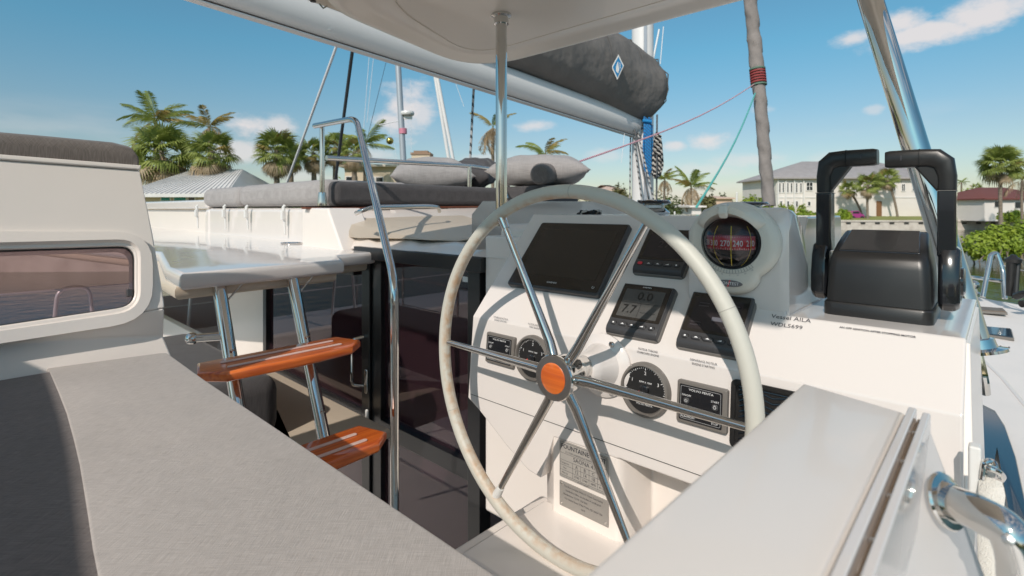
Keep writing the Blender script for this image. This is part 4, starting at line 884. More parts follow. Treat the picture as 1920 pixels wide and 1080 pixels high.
# ------------------------------------------------------------------ twin engine lever
def levers():
    s0 = -.1465; M = fr(W(s0, 1.0, SH), E1, E2, E3)
    t = thing('engine_lever_control', 'black twin engine lever control standing on the console shelf', 'lever control', M)
    def ring(w0, y0, y1, z, r=.014): return [(x, y, z) for x, y in rr(0, (y0 + y1)/2, w0, y1 - y0, r, 4)]
    b = MB(); b.loft([ring(.146, .0, .135, .0), ring(.146, .0, .135, .019), ring(.143, .002, .133, .022)], M=M); obj('base_plate', b, BLACK, t)
    b = MB(); b.loft([ring(.140, .004, .131, .0225), ring(.139, .007, .130, .05), ring(.136, .011, .129, .080), ring(.133, .014, .128, .093), ring(.129, .019, .127, .101), ring(.126, .042, .126, .114), ring(.122, .068, .125, .126), ring(.118, .088, .122, .134), ring(.112, .098, .118, .137)], M=M); obj('body', b, BLACK, t, ang=50)
    b = MB(); b.loft([[(x*.98, .038 + .0*y, 0) for x, y in ()] or [(-.055, .026, .103), (.055, .026, .103), (.049, .098, .1345), (-.049, .098, .1345)], [(-.055, .026, .1075), (.055, .026, .1075), (.049, .098, .1400), (-.049, .098, .1400)]], M=M); obj('top_panel', b, BLACKG, t, bevel=.003)
    for sg, hz in ((-1, .2635), (1, .2575)):
        x = sg * .0885
        # pivot housing
        b = MB(); rings = []
        for dx, k in ((-.014, .86), (-.010, 1), (.006, 1), (.013, .88)):
            pr = [(.040, .028), (.052, .018), (.088, .018), (.102, .030), (.106, .055), (.100, .095), (.092, .118), (.060, .118), (.048, .098), (.040, .06)]
            rings.append([(x + sg*dx, .073 + (y - .073)*k, .066 + (z - .066)*k) for y, z in pr])
        b.loft(rings, M=M); lv = obj('pivot_housing', b, BLACKG, t, bevel=.005, seg=3)
        # arm
        sect = lambda xx, y0, y1, z, wd: [(xx - wd/2, y0, z), (xx + wd/2, y0, z), (xx + wd/2, y1, z), (xx - wd/2, y1, z)]
        ax = x - sg*.004; wd = .0235
        b = MB(); b.loft([sect(ax, .056, .092, .100, wd), sect(ax, .057, .090, .16, wd), sect(ax, .058, .089, .205, wd)], M=M); obj('arm_lower', b, BLACKG, t, bevel=.003)
        # elbow and hand grip in one sweep
        hx0 = ax; hx1 = sg*.0055
        P = [(hx0, .074, .2055), (hx0, .074, hz - .030), (hx0 - sg*.004, .073, hz - .010), (hx0 - sg*.016, .072, hz - .001), (hx0 - sg*.032, .072, hz), (hx1 + sg*.006, .070, hz), (hx1, .070, hz)]
        sz = [(.0120, .0155), (.0125, .0160), (.0150, .0160), (.0165, .0155), (.0148, .0150), (.0145, .0150), (.0130, .0135)]
        dirs = [(0, 1), (0, 1), (-sg*.5, .87), (-sg*.85, .5), (-sg, 0), (-sg, 0), (-sg, 0)]
        rings = []
        for (px, py, pz), (u, v), (dx, dz) in zip(P, sz, dirs):
            nx, nz = dz, -dx
            pts = []
            for q in range(16):
                a = 2*math.pi*q/16; cu = math.copysign(abs(math.cos(a))**.5, math.cos(a)); cv = math.copysign(abs(math.sin(a))**.5, math.sin(a))
                pts.append((px + nx*u*cu, py + v*cv, pz + nz*u*cu))
            rings.append(pts)
        b = MB(); b.loft(rings, M=M); g = obj('hand_grip', b, BLACK, t, ang=50)
        # inner fillet between grip and arm
        b = MB(); b.loft([[(hx0 - sg*.011, y, hz - .056), (hx0 - sg*.042, y, hz - .012), (hx0 - sg*.016, y, hz - .006), (hx0 - sg*.006, y, hz - .03)] for y in (.062, .084)], M=M); obj('inner_web', b, BLACK, t, bevel=.003)
        b = MB(); q_ = [(px + 0, py, pz) for (px, py, pz) in P]; b.loft([[((hx0 - sg*.034) + dx, .070 + .0153*math.copysign(abs(math.sin(a))**.5, math.sin(a)), hz + .0152*math.copysign(abs(math.cos(a))**.5, math.cos(a))) for a in [2*math.pi*k/16 + .001 for k in range(16)]] for dx in (-.0005, .0005)], M=M); obj('grip_joint', b, mat('joint_black', (.006, .006, .006), .6), g)
        b = MB(); b.loft([[(ax - wd*.505, .0565, z), (ax + wd*.505, .0565, z), (ax + wd*.505, .0925, z), (ax - wd*.505, .0925, z)] for z in (.2035, .2048)], M=M); obj('arm_joint', b, mat('joint_scuff', (.12, .115, .11), .6), lv)
        b = MB(); b.box(hx1 + sg*.022 - .0006, hx1 + sg*.022 + .0006, .0545, .0560, hz - .003, hz + .005, M=M); obj('neutral_mark', b, PRINT, t)
        if sg == 1: b = MB(); b.lathe([(.0001, 0), (.022, 0), (.022, .004), (.018, .006), (.0001, .006)], 24, M=M @ Matrix.Translation((x + .012, .074, .062)) @ Matrix.Rotation(math.pi/2, 4, 'Y')); obj('side_cap', b, BLACKG, t)
levers()
# ------------------------------------------------------------------ maker's plates on the pedestal
def plates():
    M = FT(.8445)
    def S(px, py): return loc(M, PT(px, py, .8445))[:2]
    SIL = mat('plate_silver', (.50, .475, .44), .35, metal=.35, bump=(300, .1, .0003)); SIL2 = mat('plate_grey', (.36, .34, .315), .35, metal=.35)
    q = [S(1050, 823), S(1141, 858), S(1141, 925), S(1050, 892)]
    x0, x1 = q[0][0], q[1][0]; y1 = (q[0][1] + q[1][1])/2; 
    ybot = (S(1049, 892)[1] + S(1141, 930)[1])/2
    t = thing('maker_plate', 'silver builder plate with a table of people and loads on the pedestal', 'plate', M @ Matrix.Translation(((x0+x1)/2, ybot, 0)))
    b = MB(); b.prism(rr((x0+x1)/2, (y1+ybot)/2, x1-x0, y1-ybot, .002), .0, .0016, M=M); obj('plate', b, SIL, t)
    w_ = x1 - x0; h_ = y1 - ybot; cx = (x0+x1)/2
    text('FOUNTAINE PAJOT', h_*.17, PRINT, t, M, cx, y1 - h_*.14, .0020, sx=.98, bold=.0002)
    text('Z.I. 17290 AIGREFEUILLE FRANCE', h_*.062, PRINT, t, M, cx - w_*.08, y1 - h_*.275, .0020)
    text('SAONA 47', h_*.155, PRINT, t, M, cx + w_*.03, y1 - h_*.41, .0020)
    rows = [('Categories', 'A', 'B', 'C', 'D'), ('Max', '12', '14', '18', '22'), ('Max kg', '3740', '3740', '3890', '4110')]
    for r, row in enumerate(rows):
        y = y1 - h_*(.585 + r*.135)
        for c, s_ in enumerate(row):
            x = x0 + w_*(.12 if c == 0 else .20 + c*.17); text(s_, h_*(.065 if c == 0 else (.12 if r < 2 else .085)), PRINT, t, M, x, y, .0020)
    text('CE 0607  L.B.B.09', h_*.05, PRINT, t, M, cx, ybot + h_*.035, .0020)
    b = MB()
    for k in range(5): x = x0 + w_*(.285 + k*.17); b.box(x, x + .0004, y1 - h_*.93, y1 - h_*.52, .0016, .0019, M=M)
    for yk in (.33, .52, .655, .79, .93): b.box(x0 + .003, x1 - .003, y1 - h_*yk, y1 - h_*yk + .0004, .0016, .0019, M=M)
    b.tube([(x, y, .0018) for x, y in rr(cx, (y1+ybot)/2, w_ - .005, h_ - .005, .002, 2)], .0003, 4, closed=True, M=M)
    obj('table_lines', b, PRINT, t, normals=False)
    ya = (S(1049, 900)[1] + S(1141, 938)[1])/2; yb = (S(1049, 944)[1] + S(1141, 990)[1])/2
    t = thing('conformity_plate', 'plain grey conformity plate right below the builder plate', 'plate', M @ Matrix.Translation((cx, yb, 0)))
    b = MB(); b.prism(rr(cx, (ya+yb)/2, w_, ya-yb, .001), .0, .0014, M=M); obj('plate', b, SIL2, t)
    hh = ya - yb
    for k, s_ in enumerate(('This Boat Complies With U.S. Coast Guard Safety', 'Standards in Effect on the date of certification', 'Manufacturer: C/I F.P. USA INC', '1321 Bristol Street STRATTON, MD 20634 USA', '12/19')):
        text(s_, hh*.105, PRINT, t, M, cx + (w_*-.16 if k == 2 else 0), ya - hh*(.14 + k*.165), .0017, sx=.86)
    for x, y in ((x0 + .005, yb + .005), (x1 - .006, yb + .006), (x0 + .005, ya - .005)):
        b = MB(); b.lathe([(.0022, .0014), (.0022, .0022), (.0001, .0024)], 10, M=M @ Matrix.Translation((x, y, 0))); obj('rivet', b, STEEL, t)
plates()
# ------------------------------------------------------------------ near coaming, track, handle, strap
def coaming():
    z = -.16
    t = thing('coaming_block', 'smooth white coaming block in the near lower right corner', 'coaming', W(-.09, .1, -.6))
    c1 = loc(BOAT, PZ(1508, 715, z)); c2 = loc(BOAT, PZ(1735, 781, z)); sL = loc(BOAT, PZ(1087, 1080, z))[0]
    sl = (c1[0] + sL)/2
    P = [(sl, -.35), (sl, c1[1] - .004), (c2[0] - .0125, c2[1]), (c2[0] - .0125, -.35)]
    b = MB(); b.cushion(P[::-1], -.9, z, .004, M=BOAT); obj('top_moulding', b, GEL, t)
    s1 = c2[0]
    for nm, a, e, zz, m in (('track_rail', -.011, -.0055, z + .004, GELG), ('track_gap', -.0052, -.0018, z - .004, mat('track_brass', (.30, .22, .15), .6)), ('track_rail', -.0015, .0035, z + .004, GELG)):
        b = MB(); b.box(s1 + a, s1 + e, -.35, c2[1] - (.002 if a > -.002 else -.004) , -.4, zz, M=BOAT); obj(nm, b, m, t, bevel=.0012)
    for y in (.50, .44, .385, .33):
        b = MB(); b.lathe([(.0016, 0), (.0016, .0015), (.0001, .002)], 10, M=BOAT @ Matrix.Translation((s1 - .0035, y - .02, z - .004))); obj('track_screw', b, STEEL, t)
    A = PY(1742, 800, .400); B_ = PY(1870, 1130, .36); C_ = PY(1880, 1500, .33); D = PY(1500, 1500, .21); E_ = PY(1648, 1080, .232)
    n = (B_ - A).cross(E_ - A).normalized(); 
    if n.dot(C0 - A) < 0: n = -n
    b = MB(); b.loft([[A, B_, C_, D, E_], [p - n*.012 for p in (A, B_, C_, D, E_)]]); obj('side_panel', b, GELG, t, bevel=.003)
    return n, A
nn, AA = coaming()
def handle():
    t = thing('grab_bar', 'thick polished grab handle at the very bottom right corner', 'handle', PY(1772, 942, .372))
    r0 = ray(1770, 940); k0 = (AA - C0).dot(nn)/r0.dot(nn); p0 = C0 + r0*k0 + nn*.003
    p = [p0, PY(1835, 962, k0 - .030), PY(1893, 994, k0 - .045), PY(1913, 1050, k0 - .048), PY(1919, 1200, k0 - .052)]
    b = MB(); b.tube(smooth_path(p, .016, 12), .0115*k0/.37, 32); obj('tube', b, STEEL, t)
    d = (p[1] - p[0]).normalized(); T = Matrix.Translation(p[0]) @ d.to_track_quat('Z', 'Y').to_matrix().to_4x4()
    b = MB(); b.lathe([(.0001, -.003), (.0175, -.003), (.018, -.0015), (.017, .0), (.0130, .001), (.0122, .004), (.0105, .006)], 32, M=Matrix.Translation(p0) @ (nn*.6 + d*.4).to_track_quat('Z', 'Y').to_matrix().to_4x4()); obj('flange', b, STEEL, t)
    q = PY(1890, 1012, k0 - .06); b = MB(); b.lathe([(.003, 0), (.003, .003), (.0001, .004)], 10, M=Matrix.Translation(q) @ (C0 - q).to_track_quat('Z', 'Y').to_matrix().to_4x4()); obj('set_screw', b, BRUSH, t)
handle()
def strap():
    t = thing('webbing_strap', 'off-white webbing strap hooked to the side of the console', 'strap', PY(1858, 900, .60))
    rows = [(1846, 888, 1880, 905, .60), (1838, 905, 1883, 915, .60), (1838, 925, 1886, 930, .595), (1836, 960, 1882, 965, .59), (1836, 1010, 1884, 1015, .58), (1838, 1090, 1886, 1095, .57), (1838, 1300, 1888, 1300, .55)]
    b = MB(); rings = []
    for x0, y0, x1, y1, Y in rows:
        a = PY(x0, y0, Y); e = PY(x1, y1, Y - .012); m = a.lerp(e, .5) + Vector((0, -.004, 0)); rings.append([a, m, e, e + Vector((0, .003, 0)), m + Vector((0, .003, 0)), a + Vector((0, .003, 0))])
    b.loft(rings); obj('webbing', b, mat('webbing_weave', (.74, .71, .65), .85, bump=(700, .9, .002)), t, bevel=.0006)
    b = MB(); b.tube(smooth_path([PY(1842, 898, .60), PY(1846, 865, .60), PY(1862, 864, .60), PY(1868, 880, .592), PY(1850, 876, .585), PY(1872, 884, .58), PY(1882, 895, .59), PY(1873, 902, .6)], .01, 4), .0032, 10); obj('snap_hook', b, STEEL, t)
    b = MB(); a = PY(1828, 880, .61); b.box(-.006, .006, -.006, .012, -.028, .028, M=fr(a, E1, E2, E3)); b.box(.0, .018, -.004, .004, -.004, .014, M=fr(a, E1, E2, E3)); obj('latch', b, WHITE, t, bevel=.003)
strap()
# ------------------------------------------------------------------ small things on the deck and dash
def winch(c, r, h, label):
    M = Matrix.Translation(c); t = thing('winch', label, 'winch', M, group='winches on the cabin top')
    b = MB(); b.lathe([(r*.62, -.02), (r*.95, -.015), (r, .0), (r*.78, .012), (r*.66, h*.35), (r*.68, h*.55), (r*.9, h*.68)], 40, M=M); obj('drum', b, STEEL, t)
    b = MB(); b.lathe([(r*.55, h*.66), (r*1.02, h*.68), (r*1.06, h*.78), (r*1.0, h*.88), (r*.6, h*.9)], 40, M=M); obj('self_tailer', b, BLACKG, t)
    b = MB(); b.lathe([(r*.9, h*.885), (r*1.0, h*.92), (r*.96, h*.97), (r*.5, h), (r*.14, h), (r*.13, h*.9)], 40, M=M); obj('top_cap', b, STEEL, t)
winch(PY(1225, 398, 2.0) , .062, .048, 'chrome and black winch in front of the mast foot')
winch(PY(1405, 398, 2.4), .080, .048, 'flat dark winch top peeking over the compass housing')
b = MB()
random.seed(3)
for k in range(5):
    c = PY(1096 + k*5, 402, 1.52); b.tube(smooth_path([c + Vector((random.uniform(-.02,.02), random.uniform(-.03,.03), random.uniform(-.004,.012))) for _ in range(7)], .01, 3), .0035, 6)
obj('rope_bundle', b, ROPEK, label='small tangled black rope lying on top of the console behind the chartplotter', cat='rope')
def deckhatch(nm, px, z, m, label, th=.02):
    P = [PZ(x, y, z) for x, y in px]; t = thing(nm, label, 'hatch', P[0])
    c = sum(P, Vector())/len(P)
    b = MB(); b.loft([[p + E3*.0 for p in P], [c + (p - c)*.985 + E3*th for p in P]]); obj('hatch_frame', b, BZL2, t, bevel=.004)
    b = MB(); b.loft([[c + (p - c)*.9 + E3*(th + .0005) for p in P], [c + (p - c)*.89 + E3*(th + .006) for p in P]]); obj('hatch_glass', b, m, t)
deckhatch('deck_hatch', ((1826, 579), (1882, 583), (1890, 591), (1832, 587)), -.855, mat('hatch_brown', (.16, .11, .07), .35), 'long brown framed deck hatch farthest forward')
deckhatch('deck_hatch', ((1842, 617), (1897, 622), (1902, 640), (1850, 633)), -.87, GLH, 'blue reflecting deck hatch beside the strut foot')
deckhatch('side_window', ((1832, 755), (1866, 772), (1884, 800), (1905, 860), (1935, 1000), (1990, 1200), (1925, 1180), (1890, 960), (1868, 840), (1856, 905), (1838, 900)), -.85, GLH, 'long curved dark glossy panel low beside the console', .008)  # dark glossy outline laid flat on the side deck
text('H', .08, PRINT, None, fr(PZ(1884, 655, -.86) + E3*.0, E1, E2, E3), 0, 0, .014, name='deck_symbol') 
o = bpy.data.objects['deck_symbol']; tagp(o, 'small dark symbol printed on the white deck right of the strut foot', 'marking')
b = MB(); b.tube([PZ(1838, 672, -.868), PZ(1880, 712, -.872), PZ(1935, 778, -.876)], .012, 8); obj('deck_moulding', b, GEL, label='raised white moulding line running across the right deck', cat='moulding')
def bowrail():
    t = thing('bow_rail', 'arched steel bow rail on the far right edge of the deck', 'rail', PZ(1850, 560, -.86))
    a = PY(1843, 557, 4.9); 
    b = MB(); b.tube(smooth_path([a, PY(1858, 478, 5.0), PY(1868, 474, 5.0), PY(1880, 505, 4.95), PY(1884, 560, 4.85)], .15, 8), .021, 14); obj('hoop', b, STEEL, t)
    b = MB(); b.tube([PY(1790, 516, 5.4), PY(1815, 519, 5.2), PY(1882, 528, 4.9)], .018, 10); obj('cross_bar', b, STEEL, t)
    for y in (498, 545): b = MB(); b.tube([PY(1882, y, 4.9), PY(1990, y + 28, 4.0)], .004, 6); obj('lifeline', b, SHROUD, t)
    b = MB(); b.lathe([(.05, 0), (.05, .015), (.03, .03), (.02, .1)], 16, M=Matrix.Translation(PY(1826, 552, 5.2))); b.sphere(PY(1826, 534, 5.2), .045); obj('rail_foot', b, STEEL, t)
    t = thing('outboard_bracket', 'black fitting hung on the rail at the right edge of the picture', 'fitting', PY(1900, 560, 4.6))
    b = MB(); b.tube([PY(1896, 490, 4.6), PY(1893, 555, 4.6)], [.035, .025], 12); b.tube([PY(1908, 490, 4.6), PY(1903, 560, 4.55)], .022, 10); obj('bracket', b, BLACK, t)
    b = MB(); b.lathe([(.02, -.03), (.055, -.02), (.06, .01), (.03, .03), (.015, .05)], 20, M=Matrix.Translation(PY(1900, 488, 4.6))); obj('clamp_head', b, BLACK, t)
    b = MB(); b.tube(smooth_path([PY(1905, 556, 4.5), PY(1925, 548, 4.4), PY(1950, 566, 4.3), PY(1915, 570, 4.3)], .08), .03, 10); obj('hose', b, BLACK, t)
bowrail()
# ================================================================== RIG
BAG = []
def rig():
    # mast
    mx, my = 1205, 7.6
    foot = PY(1205, 388, my); t = thing('mast', 'white mast rising behind the dash with coiled ropes on it', 'mast', foot)
    up = lambda z: Vector((foot.x, foot.y, ZC + z))
    b = MB(); ring = lambda z, k=1: [up(z) + Vector((.155*k*math.cos(a), .14*k*math.sin(a), 0)) for a in [2*math.pi*i/28 for i in range(28)]]
    b.loft([ring(-.3), ring(3.2), ring(12)]); obj('spar', b, ALU, t)
    b = MB(); b.box(-.02, .02, -.16, -.13, -.2, 3.0, M=Matrix.Translation(up(0))); obj('luff_track', b, MASTG, t)
    b = MB(); b.tube([up(1.15) + Vector((-.2, -.1, 0)), up(1.15) + Vector((.0, -.1, .02))], .05, 12); obj('gooseneck', b, BRUSH, t)
    # boom
    A = PY(1190, 235, 7.45); Bq = PY(950, 154, 5.73); d = (Bq - A); E_ = A + d * 2.7
    t = thing('boom', 'big white boom with a brown bottom strip running under the grey sail cover', 'boom', A)
    M = fr(A, (E_ - A).normalized(), E3.cross((E_ - A).normalized()).normalized(), ((E_ - A).normalized()).cross(E3.cross((E_ - A).normalized()).normalized()))
    Ln = (E_ - A).length
    pr = [(0, -.150), (.035, -.146), (.085, -.10), (.115, -.02), (.11, .06), (.085, .12), (.06, .145), (-.06, .145), (-.085, .12), (-.11, .06), (-.115, -.02), (-.085, -.10), (-.035, -.146)]
    b = MB(); b.loft([[(x, y, z) for y, z in pr] for x in (0, Ln*.5, Ln)], M=M); obj('spar', b, ALU, t, ang=50)
    b = MB(); b.box(0, Ln, -.03, .03, -.162, -.148, M=M); obj('bottom_strip', b, DRED, t)  # dark brown strip along the underside of the spar
    b = MB(); b.box(0, Ln, -.04, .04, -.172, -.162, M=M); obj('bottom_lip', b, ALU, t)
    b = MB(); b.box(-.03, .015, -.09, .09, -.14, .14, M=M); obj('end_fitting', b, BRUSH, t, bevel=.01)
    # sail bag
    t = thing('sail_cover', 'dark grey canvas sail cover stacked on the boom', 'sail cover', A + E3*.2)
    rings = []
    dirv = (E_ - A).normalized(); side = E3.cross(dirv).normalized(); 
    prof = [(-.50, .50, .38, .16), (-.42, .36, .62, .30), (-.30, .20, .85, .38), (-.12, .02, 1.08, .36), (.25, .06, 1.10, .34), (1.0, .14, 1.02, .34), (2.2, .15, .95, .33), (4, .15, .85, .31), (6.5, .15, .75, .28)]
    n = 26
    rings = []
    for i, (x, zb, h, wd) in enumerate([(-.54, .58, .22, .02)] + prof):
        cz = zb + .0; r = []
        for k in range(n):
            a = 2*math.pi*k/n; yy = math.copysign(abs(math.cos(a))**.8, math.cos(a))*wd*(1 - .35*max(0, math.sin(a))); zz = (math.sin(a)*.5 + .5)*h
            wob = .028*math.sin(k*2.3 + i*1.7)*(1 if 0 < i < 5 else .35)
            r.append(A + dirv*(x + .05*math.sin(k*1.9)*(i < 3)) + side*(yy + wob) + E3*(cz + zz + wob*.6))
        rings.append(r)
    b = MB(); b.loft(rings); BAG.append(b); o = obj('canvas', b, CANV, t, ang=80)
    sb = o.modifiers.new('sub', 'SUBSURF'); sb.levels = 2; sb.render_levels = 2
    for i in (3, 5, 6):
        b = MB(); b.tube([(sum(rings[i], Vector())/n).lerp(p, .972) for p in rings[i]], .009, 6, closed=True); obj('seam_band', b, mat('seam_grey', (.08, .075, .07), .8), t)
    b = MB(); b.tube([A + dirv*x + side*-.13*1 + E3*.145 for x in (.05, 3, 6.5)], .014, 8); obj('bolt_rope', b, mat('bolt_rope', (.30, .28, .24), .8), t)
    return A, dirv, side
A_, dv_, sd_ = rig()
def emblem():
    from mathutils.bvhtree import BVHTree
    tr = BVHTree.FromPolygons(BAG[0].v, BAG[0].f); d = ray(1158, 126).normalized(); h, n, _, _ = tr.ray_cast(C0, d)
    if n.dot(d) > 0: n = -n
    c = h - d*.06; n = (n.normalized()*.45 - d*.55).normalized(); x = E3.cross(n).normalized(); y = n.cross(x)
    M = fr(c, x, y, n); t = thing('cover_emblem', 'white and blue diamond emblem on the grey sail cover', 'emblem', M)
    def dia(w_, h_, sh=0): return [(-.05*w_, h_), (w_, .15*h_), (.12*w_, -h_), (-w_, -.05*h_)]
    b = MB(); b.prism(dia(.083, .155), 0, .004, M=M); obj('white_patch', b, WHITE, t, bevel=.002)
    b = MB(); b.prism(dia(.066, .125), .0045, .0065, M=M); obj('blue_field', b, BLUE, t)
    b = MB(); b.prism([(-.012, .055), (-.002, .07), (.006, .02), (.022, -.03), (.012, -.075), (-.02, -.05), (-.026, 0)], .007, .009, M=M); obj('white_mark', b, WHITE, t)
    b = MB(); b.prism([(.018, .06), (.028, .05), (.036, -.01), (.03, -.02)], .007, .009, M=M); obj('white_mark', b, WHITE, t)
emblem()
def ropes():
    t = thing('blue_rope_coil', 'bright blue rope coil hanging on the mast', 'rope coil', PY(1213, 330, 7.25))
    b = MB()
    for k in range(9):
        x = 1207 + (k % 5)*3.1; z = 7.28 - (k//5)*.04; off = (k*7 % 5)
        b.tube(smooth_path([PY(x + 1, 219 + off, z), PY(x + 1.5, 240, z - .02), PY(x + math.sin(k)*1.5, 280, z), PY(x + 2, 318 + off*2, z), PY(x + 4.5, 322 + off*2, z - .02), PY(x + 4, 300, z - .03), PY(x + 3, 235, z - .02)], .15, 4), .0125, 7)
    obj('strands', b, ROPEBL, t)
    b = MB(); b.tube([PY(1205, 226, 7.2), PY(1222, 228, 7.2)], .02, 8); obj('binding_turn', b, ROPEB, t)
    t = thing('black_rope_coil', 'black and white braided rope coil hanging right of the blue one', 'rope coil', PY(1232, 340, 7.1))
    b = MB()
    for k in range(5):
        x = 1229 + (k % 3)*3.2; z = 7.2 - (k % 2)*.05
        b.tube(smooth_path([PY(1232, 248, z), PY(x - 2 - math.sin(k)*3, 275, z), PY(x - 4, 300, z), PY(x - 5 + k, 325, z), PY(x, 336 - k*2, z - .03), PY(x + 5, 318, z), PY(x + 3, 295, z), PY(x + 5, 270, z), PY(1233, 250, z)], .12, 4), .019, 7)
    for k in range(7): y = 252 + k*5.5; b.tube([PY(1226, y, 7.1), PY(1240, y + 4, 7.1)], .018, 7)
    obj('strands', b, ROPEK, t)
    b = MB(); b.tube(smooth_path([PY(1237, 262, 7.1), PY(1241, 282, 7.1), PY(1243, 310, 7.1), PY(1238, 326, 7.1)], .1), .014, 7); obj('tail_loop', b, ROPEK, t)
    for i, (a, e, m, r, lab) in enumerate(((( 1187, 246, 7.4), (1204, 380, 7.2), ROPEG, .012, 'dark control line leading down the mast from the boom end'), ((1189, 240, 7.3), (1218, 382, 6.9), DARKW, .010, 'black control line slanting down beside the blue coil'),
            ((1196, 250, 7.3), (1228, 384, 6.9), ROPEG, .012, 'grey flecked control line slanting to the winch'), ((1232, 215, 7.2), (1231, 390, 7.0), DARKW, .012, 'dark halyard tail hanging below the black coil'),
            ((1183, 178, 7.5), (1181, 372, 7.5), ROPEG, .010, 'pale flecked line hanging left of the mast'), ((1171, 250, 7.2), (1165, 305, 7.2), SHROUD, .004, 'thin pale cord under the end of the boom'))):
        b = MB(); b.tube([PY(*a), PY(*e)], r, 7); obj('control_line', b, m, label=lab, cat='line')
ropes()
def line(name, p0, p1, r, m, label, cat='line', sag=0):
    a, e = PY(*p0), PY(*p1); b = MB(); pts = [a.lerp(e, k/8) - E3*sag*math.sin(math.pi*k/8) for k in range(9)]; b.tube(pts, r, 8); return obj(name, b, m, label=label, cat=cat)
line('furling_line', (1414, 158, 11.4), (1080, 305, 5.0), .010, ROPER, 'pink and white line running from the furled sail down to the left', sag=.12)
line('sheet_rope', (1416, 175, 11.3), (1306, 388, 6.0), .015, ROPET, 'teal rope hanging from the furled sail to the deck', sag=.15)
line('black_halyard', (889, 150, 5.6), (880, 330, 5.6), .013, ROPEG, 'thin dark flecked rope hanging left of the steel pole', 'rope')
line('backstay', (655, 20, 7), (536, 348, 9), .020, SHROUD, 'pale stay slanting down to the left of the handrail', 'stay')
line('shroud', (668, 40, 5), (628, 345, 6), .017, DARKW, 'dark shroud crossing behind the handrail', 'stay')
def jib():
    t = thing('furled_sail', 'furled grey headsail wrapped round the forestay', 'sail', PY(1443, 388, 11.2))
    a = PY(1402, -60, 11.8); c = PY(1443, 386, 11.2); pts = []; R = []
    n = 90
    d = (c - a); x = d.orthogonal().normalized(); y = d.cross(x).normalized()
    rings = []
    for k in range(n + 1):
        u = k/n; p = a.lerp(c, u) + x*.02*math.sin(u*9)
        ring = []
        for j in range(24):
            th = 2*math.pi*j/24; lead = ((th/(2*math.pi) + u*9) % 1.0); rad = .128 + .022*lead + .006*math.sin(u*70 + j)
            if .30 < u < .44: rad += .012
            ring.append(p + (x*math.cos(th) + y*math.sin(th))*rad*(1 - .10*u))
        rings.append(ring)
    b = MB(); b.loft(rings); obj('wrapped_cloth', b, mat('sail_canvas', (.27, .24, .225), .85, bump=(8, .25, .03), var=(4, .7, (.19, .17, .16), .4, .65)), t, ang=30)
    for k in range(7):
        u = .435 + k*.011; p = a.lerp(c, u); q = a.lerp(c, u + .006); b = MB(); b.tube([p + x*.02*math.sin(u*9), q + x*.02*math.sin(u*9)], .166, 20); obj('lashing_turn', b, mat('lashing_red', (.30, .05, .05), .8) if k not in (0, 6) else mat('lashing_green%d' % k, (.12, .2, .15), .8), t)
    b = MB(); b.tube([c, c - E3*1.2], .02, 8); obj('stay_foot', b, STEEL, t)
jib()

# ================================================================== SURROUNDINGS
def wat(m, t, b):
    tcx = t.nodes.new('ShaderNodeTexCoord'); n = t.nodes.new('ShaderNodeTexNoise'); n.inputs['Scale'].default_value = 1.6; n.inputs['Detail'].default_value = 4; n.inputs['Roughness'].default_value = .6
    t.links.new(tcx.outputs['Object'], n.inputs['Vector']); q = t.nodes.new('ShaderNodeBump'); q.inputs['Strength'].default_value = .35; q.inputs['Distance'].default_value = .12
    t.links.new(n.outputs[0], q.inputs['Height']); t.links.new(q.outputs[0], b.inputs['Normal'])
WATER = mat('canal_water', (.035, .045, .012), .06, extra=wat)
b = MB(); b.add([(-600, -300, 0), (600, -300, 0), (600, 2500, 0), (-600, 2500, 0)], [(0, 1, 2, 3)]); obj('water', b, WATER, kind='structure')
GRASS = mat('lawn', (.25, .28, .07), .9, bump=(6, .5, .08), var=(.25, .8, (.24, .23, .08), .35, .65))
SEAW = mat('seawall', (.64, .58, .51), .85, bump=(4, .4, .03), var=(1.2, .8, (.48, .42, .36), .4, .7))
shore = [(-400, 26), (-60, 26), (-16, 28), (2, 42), (14, 62), (26, 84), (400, 88)]
b = MB(); n = len(shore); vs = [(x, y, 1.5) for x, y in shore] + [(x - 1, y + 8, 2.05 if x > 20 else 1.6) for x, y in shore] + [(x, 2400, 2.05 if x > 20 else 1.6) for x, y in shore]
b.add(vs, [(i, i+1, n+i+1, n+i) for i in range(n-1)] + [(n+i, n+i+1, 2*n+i+1, 2*n+i) for i in range(n-1)]); obj('ground', b, GRASS, kind='structure')
b = MB()
for i in range(n - 1):
    a, c = Vector((*shore[i], 0)), Vector((*shore[i+1], 0)); d = (c - a).normalized(); nn_ = Vector((d.y, -d.x, 0))
    b.loft([[a + E3*-.6, a + nn_*.02 + E3*1.3, a + nn_*.15 + E3*1.3, a + nn_*.15 + E3*1.56, a - nn_*.3 + E3*1.56, a - nn_*.3 + E3*-.6], [c + E3*-.6, c + nn_*.02 + E3*1.3, c + nn_*.15 + E3*1.3, c + nn_*.15 + E3*1.56, c - nn_*.3 + E3*1.56, c - nn_*.3 + E3*-.6]])
sw = obj('seawall', b, SEAW, kind='structure')
for k in range(26):     # dark drain gaps below the cap, the part seen through the levers
    a, c = Vector((26, 84, 0)), Vector((400, 88, 0)); d = (c - a).normalized(); p = a + d*(14 + k*2.35); b = MB(); nn_ = Vector((d.y, -d.x, 0))
    b.box(-.35, .35, -.1, .06, .95, 1.2, M=fr(p + nn_*.04, d, -nn_, E3)); obj('fender_block', b, mat('fender_dark', (.05, .045, .04), .8), sw)
